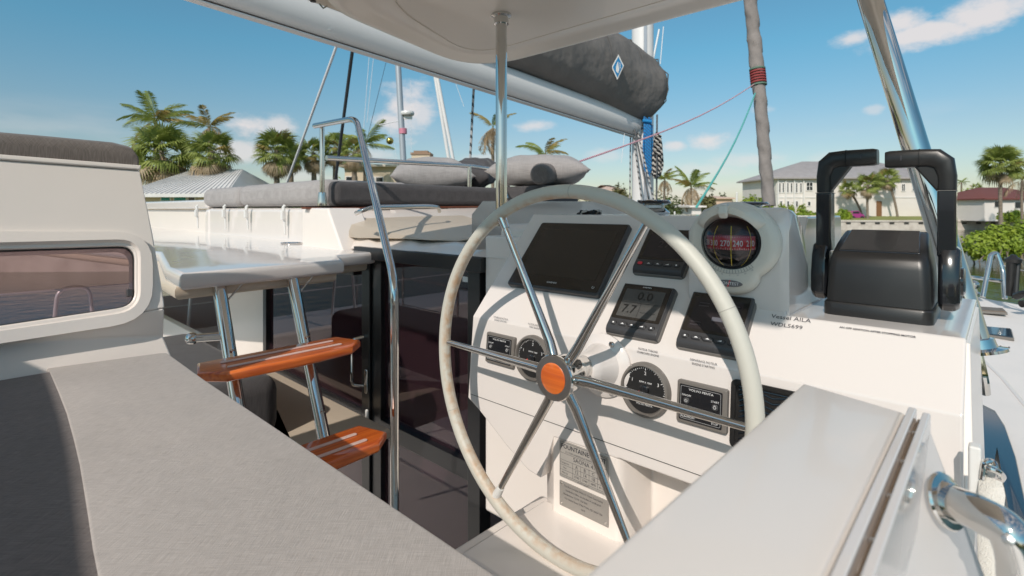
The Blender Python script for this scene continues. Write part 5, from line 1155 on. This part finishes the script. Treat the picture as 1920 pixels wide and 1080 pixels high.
# bank of the canal behind the boat, mirrored in the polished tubes
b = MB(); b.add([(-300, -34, 1.4), (300, -30, 1.4), (300, -500, 1.4), (-300, -500, 1.4), (-300, -34, -1), (300, -30, -1)], [(0, 3, 2, 1), (0, 1, 5, 4)]); obj('rear_bank', b, GRASS, kind='structure')
# ---- foliage materials
def fol(name, c1, c2, tr=.25):
    m = bpy.data.materials.new(name); m.use_nodes = True; t = m.node_tree; b = t.nodes['Principled BSDF']
    oi = t.nodes.new('ShaderNodeTexCoord'); n = t.nodes.new('ShaderNodeTexNoise'); n.inputs['Scale'].default_value = .9; n.inputs['Detail'].default_value = 3; t.links.new(oi.outputs['Object'], n.inputs['Vector'])
    r = t.nodes.new('ShaderNodeMapRange'); r.inputs[1].default_value = .35; r.inputs[2].default_value = .65; t.links.new(n.outputs[0], r.inputs[0])
    x = t.nodes.new('ShaderNodeMix'); x.data_type = 'RGBA'; t.links.new(r.outputs[0], x.inputs[0]); x.inputs[6].default_value = (*c1, 1); x.inputs[7].default_value = (*c2, 1)
    t.links.new(x.outputs[2], b.inputs['Base Color']); b.inputs['Roughness'].default_value = .55
    tl = t.nodes.new('ShaderNodeBsdfTranslucent'); t.links.new(x.outputs[2], tl.inputs[0]); ms = t.nodes.new('ShaderNodeMixShader'); ms.inputs[0].default_value = tr
    t.links.new(b.outputs[0], ms.inputs[1]); t.links.new(tl.outputs[0], ms.inputs[2]); t.links.new(ms.outputs[0], t.nodes['Material Output'].inputs[0]); return m
FG = fol('palm_green', (.17, .23, .045), (.33, .37, .09)); FD = fol('palm_dead', (.34, .25, .14), (.50, .39, .26)); FY = fol('palm_yellowing', (.22, .20, .05), (.38, .27, .09))
FL = fol('leaf_bright', (.20, .30, .025), (.34, .42, .045)); FL2 = fol('leaf_dark', (.06, .09, .02), (.12, .15, .04)); FO = fol('leaf_olive', (.12, .13, .04), (.22, .20, .08))
TR = mat('palm_trunk', (.27, .22, .17), .9, bump=(3, .8, .05, (1, 1, 6)), var=(2, .8, (.15, .12, .09), .4, .6, (1, 1, 5)))
def rawmesh(name, b, m, ang=30):
    me = bpy.data.meshes.new(name); me.from_pydata([tuple(v) for v in b.v], [], b.f); me.materials.append(m); return me
def fanleaf(seed, droop):
    random.seed(seed); b = MB(); P0 = Vector((0, 0, 0)); P1 = Vector((.85, 0, -.05 - droop*.2))
    b.tube([P0, P0.lerp(P1, .5) + Vector((0, 0, .04)), P1], [.02, .015, .01], 4)
    ns = 22
    for k in range(ns):
        a = math.radians(-118 + 236*k/(ns-1)); ln = (.95 - .25*abs(a)/2.1)*random.uniform(.85, 1.1); d = Vector((math.cos(a), math.sin(a), 0)); s = Vector((-d.y, d.x, 0))*.045
        m_ = P1 + d*ln*.55 + Vector((0, 0, -.05 - droop*.10 + random.uniform(-.03,.03))); e = P1 + d*ln*.88 + Vector((0, 0, -.22 - droop*.35 - random.uniform(0, .12)))
        u = Vector((0, 0, .02)); b.add([P1 - s*.15, P1 + s*.15, m_ + s, m_ + u*1.0, m_ - s, e], [(0, 4, 3), (0, 3, 1), (1, 3, 2), (4, 5, 3), (3, 5, 2)])
    return b
def feather(seed, droop, L_=3.0, ragged=0):
    random.seed(seed); b = MB(); pts = [Vector((L_*u*(1 - .12*droop*u), 0, L_*(.22*u - (.30 + .35*droop)*u*u))) for u in [k/10 for k in range(11)]]
    b.tube(pts, [.035 - .003*k for k in range(11)], 4)
    for k in range(34):
        u = .12 + .88*k/33; i = min(9, int(u*10)); p = pts[i].lerp(pts[i+1], u*10 - i)
        if random.random() < ragged: continue
        for sg in (1, -1):
            ln = (.75*math.sin(math.pi*min(1, u*.9 + .08))**.6 + .12)*random.uniform(.8, 1.1); d = Vector((.55, sg*.62, -.35 - .35*random.random() - .3*ragged)).normalized(); w_ = Vector((.028, 0, .018))
            m_ = p + d*ln*.5; e = p + d*ln + Vector((0, 0, -.22*ln)); b.add([p - w_*.5, p + w_*.5, m_ + w_, m_ - w_, e], [(0, 1, 2, 3), (3, 2, 4)])
    return b
FAN = [rawmesh('fan_frond', fanleaf(i, .2 + .25*i), FG) for i in range(4)]; FANY = [rawmesh('fan_frond_yellow', fanleaf(i + 9, .5), FY) for i in range(2)]; FAND = [rawmesh('fan_frond_dead', fanleaf(i + 20, 1.0), FD) for i in range(3)]
FEA = [rawmesh('feather_frond', feather(i, .3 + .3*i), FG) for i in range(4)]; FEAY = [rawmesh('feather_frond_yellow', feather(i + 9, .8, 3, .1), FY) for i in range(2)]; FEAD = [rawmesh('feather_frond_dead', feather(i + 20, 1.2, 2.6, .35), FD) for i in range(3)]
def child(name, me, par, M):
    o = bpy.data.objects.new(name, me); COL.objects.link(o); o.parent = par; o.matrix_local = M; return o
def palm(px, py, wpx, D, kind, label, group, seed=0, lean=0, dead=.3, base=1.5, nf=None):
    random.seed(seed + int(px)); c = PY(px, py, D); sc_ = wpx*D/F/ (3.25 if kind == 'fan' else 4.9)
    foot = Vector((c.x + lean, c.y, base)); H = c.z - base
    t = thing('cabbage_palm' if kind == 'fan' else 'coconut_palm', label, 'palm tree', foot, group)
    b = MB(); pts = [foot + Vector((-lean*(u**1.6), .1*math.sin(u*3), H*u)) for u in [k/8 for k in range(9)]]
    r = .19 if kind == 'fan' else .15; b.tube(pts, [r*1.35] + [r*(1 + .06*math.sin(k*3)) for k in range(1, 8)] + [r*.8], 12); obj('trunk', b, TR, t)
    base_m = Matrix.Translation(c - foot)
    N_ = nf or (40 if kind == 'fan' else 17)
    for k in range(N_):
        f = (k + .5)/N_; yaw = k*2.39996 + random.uniform(-.2, .2)
        if kind == 'fan':
            dd = f > 1 - dead; elv = 86 - 112*(f/(1 - dead))**.85 + random.uniform(-9, 9); src = random.choice(FAND if dd else (FANY if random.random() < .12 else FAN))
            if dd: elv = -18 - 52*random.random()
        else:
            elv = 68 - 85*f + random.uniform(-10, 10); dd = f > 1 - dead; src = random.choice(FEAD if dd else (FEAY if random.random() < .3 else FEA))
            if dd: elv = -20 - 35*random.random()
        s_ = sc_*random.uniform(.88, 1.1)
        M = base_m @ Matrix.Translation((0, 0, -.35*f*sc_ if kind == 'fan' else 0)) @ Matrix.Rotation(yaw, 4, 'Z') @ Matrix.Rotation(math.radians(-elv), 4, 'Y') @ Matrix.Rotation(random.uniform(-.5, .5), 4, 'X') @ Matrix.Scale(s_, 4)
        child('frond', src, t, M)
    return t
GP = 'palms behind the canal bank on the left'
palm(292, 228, 118, 42, 'feather', 'ragged coconut palm rising highest at the far left', GP, 1, dead=.3, nf=15)
palm(303, 283, 124, 37, 'fan', 'broad cabbage palm below the ragged coconut crown at the far left', GP, 2, dead=.45, nf=62)
palm(392, 240, 92, 41, 'feather', 'second ragged coconut palm rising behind the white cloud', GP, 3, dead=.35, nf=13)
palm(398, 283, 96, 37, 'fan', 'cabbage palm with a brown skirt right above the metal roof edge', GP, 4, dead=.5, nf=58)
palm(518, 281, 90, 38, 'fan', 'round cabbage palm standing alone beside the pale stay', GP, 5, dead=.45, nf=58)
palm(545, 290, 60, 42, 'fan', 'smaller cabbage palm half hidden behind the round one', GP, 12, dead=.5, nf=40)
palm(588, 286, 66, 40, 'fan', 'cabbage palm directly behind the handrail post', GP, 6, dead=.48, nf=50)
palm(628, 276, 62, 41, 'fan', 'cabbage palm seen between the rail post and the dark shroud', GP, 7, dead=.48, nf=50)
palm(664, 284, 60, 40, 'fan', 'cabbage palm behind the bend of the handrail', GP, 8, dead=.48, nf=50)
palm(684, 272, 92, 44, 'feather', 'coconut palm with drooping fronds right of the handrail', GP, 9, dead=.3, nf=13)
palm(924, 240, 92, 44, 'feather', 'almost dead coconut palm with hanging brown fronds beside the steel pole', GP, 10, dead=.78, nf=16)
palm(1022, 290, 84, 44, 'feather', 'short coconut palm showing above the plump pillow', GP, 11, dead=.4, nf=12)
GQ = 'palms on the far bank'
palm(1246, 338, 56, 72, 'feather', 'thin palm right behind the black rope coil', GQ, 21, dead=.4, nf=14)
palm(1296, 352, 78, 70, 'feather', 'yellowing coconut palm left of the teal rope', GQ, 22, dead=.45, nf=16)
palm(1590, 353, 34, 92, 'fan', 'leaning palm farthest left inside the lever frame', GQ, 23, lean=2.6, dead=.15, nf=34)
palm(1627, 344, 48, 88, 'fan', 'stout palm in the middle of the lever frame', GQ, 24, dead=.25, nf=44)
palm(1664, 333, 44, 92, 'fan', 'palm with a long curved trunk behind the gap between the lever grips', GQ, 25, lean=1.8, dead=.12, nf=38)
palm(1734, 345, 22, 100, 'fan', 'small palm seen beside the polished strut', GQ, 26, dead=.2, nf=26)
palm(1877, 304, 76, 62, 'fan', 'tall cabbage palm at the right edge above the mangrove bush', GQ, 27, dead=.1, nf=54)
palm(1917, 338, 66, 70, 'feather', 'yellowish palm cut by the right edge of the picture', GQ, 28, dead=.4, nf=14)
palm(1830, 352, 22, 110, 'fan', 'tiny distant palm left of the red roof', GQ, 29, dead=.1, nf=22)
palm(1803, 342, 22, 112, 'feather', 'tiny distant palm right of the black lever', GQ, 30, dead=.1, nf=10)
# ---- leafy trees, bushes and hedges
def leafcloud(ell, n, ls, m, seed, name, shell=.55):
    random.seed(seed); b = MB(); tot = sum(e[3]*e[4]*e[5] for e in ell)
    for (cx, cy, cz, rx, ry, rz) in ell:
        for _ in range(max(4, int(n*rx*ry*rz/tot))):
            d = Vector((random.gauss(0,1), random.gauss(0,1), random.gauss(0,1))).normalized(); r = shell + (1 - shell)*random.random()**.6
            r *= 1 + .16*math.sin(d.x*7 + seed)*math.sin(d.y*6 + 1)*1 + .10*math.sin(d.z*13 + d.x*9)
            p = Vector((cx + d.x*rx*r, cy + d.y*ry*r, cz + d.z*rz*r)); s_ = ls*random.uniform(.6, 1.4)
            nn1 = (d + Vector((random.uniform(-.8,.8), random.uniform(-.8,.8), random.uniform(-.3,.9)))).normalized(); u = nn1.orthogonal().normalized(); v = nn1.cross(u); a = random.random()*6.3; u2 = u*math.cos(a) + v*math.sin(a); v2 = nn1.cross(u2)
            b.add([p - u2*s_, p + v2*s_*.45, p + u2*s_, p - v2*s_*.45], [(0, 1, 2, 3)])
    return b
def bush(px0, px1, pyt, D, zb, m, label, cat='bush', name='bush', n=2500, ls=.14, trunk=False, seed=0, lumps=5, group=None):
    x0 = PY(px0, 400, D).x; x1 = PY(px1, 400, D).x; zt = PY(0, pyt, D).z; h = zt - zb; cx = (x0 + x1)/2; random.seed(seed + int(px0))
    t = thing(name, label, cat, Vector((cx, D, zb)), group)
    ell = []
    for k in range(lumps):
        u = (k + .5)/lumps; rx = (x1 - x0)/lumps*random.uniform(.75, 1.0); hh = h*random.uniform(.78, 1.0)*(1 - .5*abs(2*u - 1)**2.5)
        ell.append((x0 + (x1 - x0)*u, D + random.uniform(-.4, .4)*rx, zb + hh*(.58 if trunk else .48), rx, rx*.9, hh*(.42 if trunk else .52)))
    b = leafcloud(ell, n, ls, m, seed, name); obj('crown' if trunk else 'foliage', b, m, t, normals=False)
    b = MB()
    for k in range(3 if not trunk else 1): q = Vector((cx + (k - 1)*(x1 - x0)*.2*(not trunk), D, zb)); b.tube([q, q + Vector((.1, 0, h*.3)), q + Vector((random.uniform(-.5,.5), 0, h*.7))], [.12*h/3, .08*h/3, .03*h/3], 7)
    obj('trunk' if trunk else 'stems', b, TR, t); return t
mg = bush(1822, 2010, 402, 31, .35, FL, 'bright green mangrove bush standing in the water at the right edge', name='mangrove_bush', n=9000, ls=.11, seed=4, lumps=6)
b = MB(); random.seed(5)
for k in range(40):
    x = random.uniform(27.2, 33); q = Vector((x, 31 + random.uniform(-1, 1), -.3)); b.tube([q, q + Vector((random.uniform(-.3,.3), 0, .6)), q + Vector((random.uniform(-.6,.6), 0, 1.3))], .03, 5)
obj('prop_roots', b, TR, mg)
GB = 'clipped shrubs in front of the white house'
bush(1461, 1474, 378, 93, 1.5, FL, 'small clipped shrub at the left corner of the white house', seed=1, n=500, lumps=2, ls=.2, group=GB)
bush(1479, 1488, 379, 93, 1.5, FL, 'second small clipped shrub by the white house wall', seed=2, n=500, lumps=2, ls=.2, group=GB)
bush(1497, 1510, 378, 93, 1.5, FL, 'third clipped shrub by the white house wall', seed=3, n=500, lumps=2, ls=.2, group=GB)
bush(1490, 1530, 391, 88, 1.5, FL, 'bright low hedge beside the dock left of the lever', cat='hedge', name='hedge', seed=5, n=1400, ls=.2)
bush(1568, 1594, 388, 87, 1.5, FL, 'low green shrub at the foot of the left lever arm', seed=6, n=900, ls=.2)
bush(1622, 1640, 390, 96, 1.5, FL, 'green shrub just right of the stout palm trunk', seed=7, n=600, ls=.2)
bush(1640, 1668, 393, 97, 1.5, FL2, 'dark shrubs below the brown doorway', seed=8, n=700, ls=.2)
bush(1680, 1720, 390, 98, 1.5, FL2, 'dark hedge right of the curved palm trunk', cat='hedge', name='hedge', seed=9, n=900, ls=.2)
bush(1380, 1446, 358, 85, 1.5, FL, 'big bright green tree mass left of the furled sail foot', cat='tree', name='bushy_tree', seed=10, n=4500, ls=.22, lumps=5)
bush(1338, 1372, 361, 105, 1.5, FL2, 'dark round tree behind the pink house', cat='tree', name='round_tree', seed=11, n=1500, ls=.25, lumps=3)
bush(1305, 1338, 352, 80, 1.5, FO, 'olive tree right of the yellowing palm', cat='tree', name='olive_tree', seed=12, n=2500, ls=.22, lumps=3)
bush(1140, 1186, 341, 60, 1.5, FO, 'olive green tree left of the mast foot', cat='tree', name='olive_tree', seed=13, n=3500, ls=.18, lumps=4)
bush(1236, 1276, 374, 62, 1.5, FL2, 'dark green bush behind the winch', seed=14, n=1600, ls=.18, lumps=3)
bush(1276, 1330, 380, 75, 1.5, FO, 'scrub below the yellowing palm', seed=15, n=1500, ls=.2, lumps=4)
bush(1478, 1524, 313, 112, 1.5, FL2, 'tree top showing over the ridge of the white house', cat='tree', name='tree_behind_house', seed=16, n=2200, ls=.25, lumps=3, trunk=True)
bush(1790, 1836, 346, 92, 1.5, FL, 'bright tree right of the right lever', cat='tree', name='bushy_tree', seed=17, n=2600, ls=.22, lumps=3)
bush(1824, 1866, 352, 96, 1.5, FO, 'olive tree left of the red roofed house', cat='tree', name='olive_tree', seed=18, n=2000, ls=.22, lumps=3)
bush(1876, 1925, 388, 74, 1.5, FL, 'yellow green hedge in front of the red roofed house', cat='hedge', name='hedge', seed=19, n=1400, ls=.18)
bush(1832, 1860, 384, 84, 1.5, FL2, 'low dark shrub beside the parked white car', seed=20, n=700, ls=.18)
bush(424, 474, 333, 40, 1.5, FL2, 'dark tree top above the short lounge cushion', cat='tree', name='round_tree', seed=21, n=1200, ls=.16, lumps=3)
bush(548, 600, 326, 36, 1.5, FL, 'green shrub at the foot of the palms left of the handrail', seed=22, n=1400, ls=.15, lumps=3)
bush(608, 650, 330, 36, 1.5, FL, 'low green shrub seen under the rail', seed=23, n=900, ls=.15, lumps=3)
bush(720, 748, 328, 34, 1.5, FL2, 'small dark shrub left of the light grey pillow', seed=24, n=700, ls=.13, lumps=2)
random.seed(44); b = MB(); ell = []
for k in range(150):
    x = -260 + k*4.2; y = 150 + 40*math.sin(k*.7) if x > -60 else 80 + 20*math.sin(k); h = random.uniform(3.5, 6.0)
    ell.append((x, y, 1.5 + h*.5, random.uniform(3, 6), 3.5, h*.6))
b = leafcloud(ell, 26000, .5, FL2, 44, 'wood', .7); obj('far_wood', b, FL2, kind='stuff', normals=False)
b = MB(); ell = []
for k in range(60):
    ell.append((-150 + k*5.2, -42 - 10*random.random(), 1.4 + 2.4, random.uniform(2.5, 4.5), 3, random.uniform(2.2, 4.6)))
b = leafcloud(ell, 7000, .6, FL2, 45, 'wood', .7); obj('rear_wood', b, FL2, kind='stuff', normals=False)
# ---- houses
STUC = mat('house_stucco', (.76, .71, .66), .8, bump=(2, .3, .03), var=(.5, .6, (.70, .65, .60), .4, .7)); CREAM = mat('cream_stucco', (.64, .54, .41), .85, var=(.5, .6, (.56, .47, .36), .4, .7)); ROOF = mat('grey_tile', (.40, .37, .36), .85, bump=(3, .6, .05, (1, 6, 1)), var=(1, .7, (.33, .30, .29), .4, .7)); WIN = mat('house_window', (.03, .035, .04), .1); TRIM = mat('house_trim', (.75, .73, .70), .6)
METR = mat('metal_roof', (.74, .72, .70), .5, var=(.8, .8, (.62, .60, .58), .35, .7)); PINK = mat('pink_stucco', (.62, .45, .36), .85); REDR = mat('red_tile', (.17, .055, .045), .85, bump=(3, .5, .05)); TEAL = mat('teal_shade', (.02, .25, .22), .5)
def hx(px, D): return (px - CX)/F*D
def hz(py, D): return ZC - (py - HY)/F*D
def house_r():
    D = 95; t = thing('white_house', 'large two-storey white house with a grey hip roof behind the levers', 'house', Vector((hx(1600, D), D, 1.5)))
    xl, xm, xr = hx(1456, D), hx(1539, 89), hx(1762, D); zt = hz(333, D)
    # left wing steps toward the viewer
    b = MB(); b.box(xl, xr, D, D + 14, 1.5, zt); obj('wall', b, STUC, t)
    e = .9; b = MB()
    A = [Vector((xl - e, D - e, zt)), Vector((xr + e, D - e, zt)), Vector((xr + e, D + 14 + e, zt)), Vector((xl - e, D + 14 + e, zt))]; zr = hz(301, D + 5)
    r0, r1 = Vector((xl + 8.5, D + 7, zr)), Vector((xr - 7, D + 7, zr))
    b.add(A + [r0, r1] + [p - E3*.25 for p in A], [(0, 1, 5, 4), (1, 2, 5), (2, 3, 4, 5), (3, 0, 4), (0, 6, 7, 1), (1, 7, 8, 2), (2, 8, 9, 3), (3, 9, 6, 0), (9, 8, 7, 6)]); obj('roof', b, ROOF, t)
    def win(px0, px1, py0, py1, cols=1, rows=1, m=WIN):
        b = MB(); x0, x1, z1, z0 = hx(px0, D), hx(px1, D), hz(py0, D), hz(py1, D)
        b.box(x0 - .1, x1 + .1, D - .12, D - .003, z0 - .1, z1 + .1); f = obj('window', b, TRIM, t)
        for i in range(cols):
            for j in range(rows):
                w_ = (x1 - x0)/cols; h_ = (z1 - z0)/rows; b = MB(); b.box(x0 + w_*i + .06, x0 + w_*(i+1) - .06, D - .15, D - .121, z0 + h_*j + .05, z0 + h_*(j+1) - .05); obj('pane', b, m, f)
    for x in (1460, 1466.5, 1475, 1482, 1491.5, 1499.5): win(x, x + 3.2, 343, 361)
    win(1511.5, 1523, 342, 357, 2, 2)
    for x in (1462, 1475, 1491.5): win(x, x + 4, 377, 388)
    win(1514, 1519, 378, 386)
    for x in (1585, 1600, 1640, 1672, 1690, 1710, 1735): win(x, x + 6, 345, 358, 2, 1)
    b = MB(); b.box(hx(1643, D), hx(1652, D), D - .2, D - .003, 1.5, hz(377, D)); obj('door', b, mat('brown_door', (.22, .11, .05), .6), t)
    b = MB(); b.box(xl, xr, D - .10, D - .002, hz(371, D), hz(369, D)); obj('string_course', b, TRIM, t)
    for x in (1456.5, 1471, 1487, 1504.5): b = MB(); b.box(hx(x, D), hx(x + 2, D), D - .35, D - .003, 1.5, zt); obj('pilaster', b, TRIM, t)
house_r()
def simple(label, px0, px1, pye, pyr, D, wm, rm, wins=(), hip=3, name='house', depth=10, wm2=None, gable=False):
    t = thing(name, label, 'house', Vector((hx((px0+px1)/2, D), D, 1.5))); x0, x1, ze, zr = hx(px0, D), hx(px1, D), hz(pye, D), hz(pyr, D)
    b = MB(); b.box(x0 + .5, x1 - .5, D, D + depth, 1.5, ze); obj('wall', b, wm, t)
    A = [Vector((x0, D - .6, ze)), Vector((x1, D - .6, ze)), Vector((x1, D + depth + .6, ze)), Vector((x0, D + depth + .6, ze))]; r0, r1 = Vector((x0 + hip, D + depth/2, zr)), Vector((x1 - hip, D + depth/2, zr))
    b = MB(); b.add(A + [r0, r1] + [p - E3*.2 for p in A], [(0, 1, 5, 4), (1, 2, 5), (2, 3, 4, 5), (3, 0, 4), (0, 6, 7, 1), (1, 7, 8, 2), (2, 8, 9, 3), (3, 9, 6, 0), (9, 8, 7, 6)]); rf = obj('roof', b, rm, t)
    if rm is METR:
        n = 22; 
        for k in range(n): u = (k + .5)/n; a = A[0].lerp(A[1], u); c = r0.lerp(r1, u); b = MB(); b.tube([a + E3*.03, c + E3*.03], .035, 4); obj('standing_seam', b, METR, rf)
    for wx0, wx1, wy0, wy1, m in wins:
        b = MB(); b.box(hx(wx0, D) - .08, hx(wx1, D) + .08, D - .1, D - .003, hz(wy1, D) - .08, hz(wy0, D) + .08); f = obj('window', b, TRIM, t); b = MB(); b.box(hx(wx0, D), hx(wx1, D), D - .14, D - .101, hz(wy1, D), hz(wy0, D)); obj('pane', b, m, f)
    return t
simple('low house with a ribbed white metal roof and teal windows at the far left', 235, 435, 364, 308, 33, CREAM, METR, ((305, 320, 367, 376, TEAL), (329, 350, 367, 376, TEAL), (356, 366, 367, 376, WIN)), hip=1.6, depth=9)
t = simple('cream house with a square chimney behind the low rail', 636, 905, 309, 299, 47, CREAM, mat('flat_roof', (.60, .53, .44), .8), ((650, 668, 332, 340, WIN), (690, 702, 333, 341, WIN), (706, 718, 333, 341, WIN)), hip=4)
b = MB(); b.box(hx(770, 47), hx(804, 47), 47.4, 49, 4, hz(289, 47)); ch = obj('chimney', b, CREAM, t); b = MB(); b.box(hx(768, 47), hx(806, 47), 47.3, 49.1, hz(289, 47), hz(285, 47)); b.box(hx(773, 47), hx(800, 47), 47.6, 48.8, hz(285, 47), hz(281, 47)); obj('chimney_cap', b, mat('brick_brown', (.30, .20, .14), .85), ch)
for k, x in enumerate((-46, -20, 8, 36)):
    t = thing('bank_house', ['cream', 'white', 'pink', 'pale'][k] + ' house on the bank behind the camera, mirrored in the steel', 'house', Vector((x, -40, 1.4))); b = MB(); b.box(x - 7, x + 7, -46, -38, 1.4, 5.4); obj('wall', b, (CREAM, STUC, PINK, STUC)[k], t); b = MB(); b.loft([[(x - 8, -47, 5.4), (x + 8, -47, 5.4), (x + 8, -37, 5.4), (x - 8, -37, 5.4)], [(x - 4, -42.2, 8), (x + 4, -42.2, 8), (x + 4, -41.8, 8), (x - 4, -41.8, 8)]]); obj('roof', b, REDR if k % 2 else ROOF, t)
simple('distant pink house left of the bright green trees', 1334, 1378, 371, 366, 100, PINK, PINK, hip=2)
simple('pale roofed house left of the mast behind the olive tree', 1122, 1170, 356, 344, 75, STUC, PINK, hip=2.5)
simple('white house with a dark red roof at the right edge', 1840, 1990, 372, 349, 80, STUC, REDR, ((1864, 1872, 378, 388, WIN), (1902, 1912, 379, 390, WIN)), hip=4)
simple('small white boathouse below the scrub left of the teal rope', 1290, 1322, 386, 382, 68, STUC, STUC, hip=1)
# ---- cars, dock, posts
def car(px, D, z, L_, rot, col, label):
    c = Vector((hx(px, D), D, z)); M = Matrix.Translation(c) @ Matrix.Rotation(rot, 4, 'Z'); t = thing('parked_car', label, 'car', M)
    pr = [(-L_/2, .35), (-L_/2, .85), (-L_*.42, 1.0), (-L_*.34, 1.5), (L_*.10, 1.55), (L_*.26, 1.05), (L_*.47, .9), (L_/2, .6), (L_/2, .35)]
    b = MB(); b.loft([[(x, y*.9 if True else y, z_) for x, z_ in pr] for y in (-.95, -.85, .85, .95)], M=M); obj('body', b, col, t, bevel=.05)
    b = MB(); b.box(-L_*.33, L_*.12, -.87, .87, 1.08, 1.42, M=M); obj('side_windows', b, WIN, t)
    for x in (-L_*.31, L_*.31):
        for y in (-.86, .86):
            b = MB(); b.lathe([(.0001, -.1), (.33, -.1), (.33, .1), (.0001, .1)], 18, M=M @ Matrix.Translation((x, y, .33)) @ Matrix.Rotation(math.pi/2, 4, 'X')); obj('wheel', b, RUB, t)
car(1808, 92, 1.5, 4.6, .05, mat('car_white', (.7, .7, .7), .25, coat=.5), 'white parked car on the lawn right of the lever')
car(1601, 90, 1.5, 2.6, .1, mat('magenta_paint', (.35, .05, .22), .3), 'small magenta car at the left palm inside the lever frame')
def dock():
    D = 83; t = thing('dock', 'white wooden dock over the water left of the lever', 'dock', Vector((hx(1515, D), D, 0)))
    x0, x1 = hx(1497, D), hx(1566, D); n = 14
    for k in range(n):
        a = x0 + (x1 - x0)*k/n; b = MB(); b.box(a + .02, a + (x1 - x0)/n - .02, D, D + 2.6, 1.25, 1.35); obj('plank', b, TRIM, t)
    for k in range(5): a = x0 + (x1 - x0)*k/4; b = MB(); b.tube([Vector((a, D + .1, -.5)), Vector((a, D + .1, 2.2 if k % 2 else 1.5))], .13, 8); obj('pile', b, SEAW, t)
    b = MB(); b.box(hx(1506, D), hx(1530, D), D + .6, D + 2.2, 1.36, 2.1); obj('dock_box', b, TRIM, t, bevel=.05)
dock()
for px, y0, y1, D, r, lab in ((1381.5, 362, 392, 60, .09, 'white post standing left of the furled sail foot'), (1265, 398, 412, 50, .07, 'short white mooring post right of the winch')):
    b = MB(); a = PY(px, y0, D); b.tube([Vector((a.x, a.y, -.5)), a], r*1.2, 10); b.sphere(a, r*1.3, 10, 6); obj('mooring_post', b, TRIM, label=lab, cat='post')
def boat(px, D, L_, rot, col, label):
    M = Matrix.Translation(Vector((hx(px, D), D, 0))) @ Matrix.Rotation(rot, 4, 'Z'); t = thing('moored_boat', label, 'boat', M)
    b = MB(); b.loft([[(x, -w_*.6, -.2), (x, -w_, z), (x, w_, z), (x, w_*.6, -.2)] for x, w_, z in ((-L_/2, .95, .8), (0, 1.1, .85), (L_*.35, .7, 1.0), (L_/2, .08, 1.15))], M=M); obj('hull', b, col, t)
    b = MB(); b.box(-L_*.2, L_*.15, -.7, .7, .86, 1.9, M=M); cb = obj('cabin', b, TRIM, t, bevel=.1)
    b = MB(); b.box(-L_*.18, L_*.155, -.72, .72, 1.3, 1.7, M=M); obj('cabin_window', b, WIN, cb)
    b = MB(); b.box(-L_*.35, L_*.2, -.85, .85, 2.3, 2.36, M=M); obj('canopy', b, STUC, t)
    for x in (-L_*.32, L_*.17):
        for y in (-.8, .8): b = MB(); b.tube([(x, y, .8), (x, y, 2.3)], .03, 6, M=M); obj('canopy_post', b, SHROUD, t)
boat(1312, 66, 7, .2, TRIM, 'small white motorboat moored left of the teal rope foot')
boat(1268, 58, 6, 2.9, mat('boat_blue', (.05, .10, .2), .3), 'dark blue hulled motorboat moored right behind the winch')
# ---- neighbouring boats' masts
def nmast():
    D = 22; t = thing('neighbour_mast', 'grey mast of a moored boat with a radar and a pink taped band', 'mast', PY(763, 420, D))
    a, c = PY(745, 95, D), PY(763, 420, D); b = MB(); b.tube([c, a], [.13, .125], 14); obj('spar', b, MASTG, t)
    b = MB(); p = PY(755.5, 246, D); d = (a - c).normalized(); b.tube([p - d*.11, p + d*.11], .17, 14); obj('taped_band', b, TAPE, t)
    p = PY(764, 217, D); b = MB(); b.lathe([(.0001, 0), (.26, .02), (.29, .09), (.27, .17), (.10, .2), (.0001, .2)], 20, M=Matrix.Translation(p)); b.box(-.3, .2, -.04, .04, -.14, 0, M=Matrix.Translation(p)); obj('radar', b, WHITE, t)
    p, q = PY(710, 234, D), PY(752, 226, D); b = MB(); b.tube([p, q], .02, 6); obj('spreader', b, SHROUD, t)
    for (x0, y0, x1, y1) in ((731, 228, 733, 254), (770, 150, 771, 300), (740, 270, 749, 345)):
        b = MB(); b.tube([PY(x0, y0, D), PY(x1, y1, D)], .006, 5); obj('wire', b, SHROUD, t)
    t2 = thing('hanging_ball', 'small gilt ball hanging left of the grey mast', 'ball', PY(731, 264, D)); b = MB(); b.sphere(PY(731, 264, D), .155, 20, 12); obj('ball', b, GOLD, t2)
    t = thing('twin_white_poles', 'pair of close white poles leaning above the light grey pillow', 'poles', PY(853, 340, 16))
    for d0 in (0, 6):
        b = MB(); b.tube([PY(812 + d0*.55, 120, 16), PY(848 + d0*1.6, 340, 16)], .052, 12); obj('pole', b, ALU, t)
    b = MB(); b.tube([PY(800, 40, 16), PY(813.5, 122, 16)], .07, 12); obj('pole_top', b, ALU, t)
    for i, (p, q) in enumerate((((728, 100), (686, 270)), ((700, 110), (688, 230)), ((692, 108), (682, 240)), ((845, 130), (870, 200)))):
        line('rigging_wire', (*p, 25), (*q, 25), .011, DARKW if i == 0 else SHROUD, ['thin dark rigging wire slanting right of the handrail bend', 'faint vertical rigging wire left of the grey mast', 'second faint rigging wire beside the first', 'faint wire right of the twin white poles'][i], 'wire')
    line('rigging_wire', (1236, 55, 20), (1225, 110, 20), .035, SHROUD, 'pale wire beside the top of the sail cover', 'wire')
    line('rigging_wire', (1244, 50, 22), (1238, 120, 22), .018, SHROUD, 'second thin wire beside the sail cover', 'wire')
nmast()
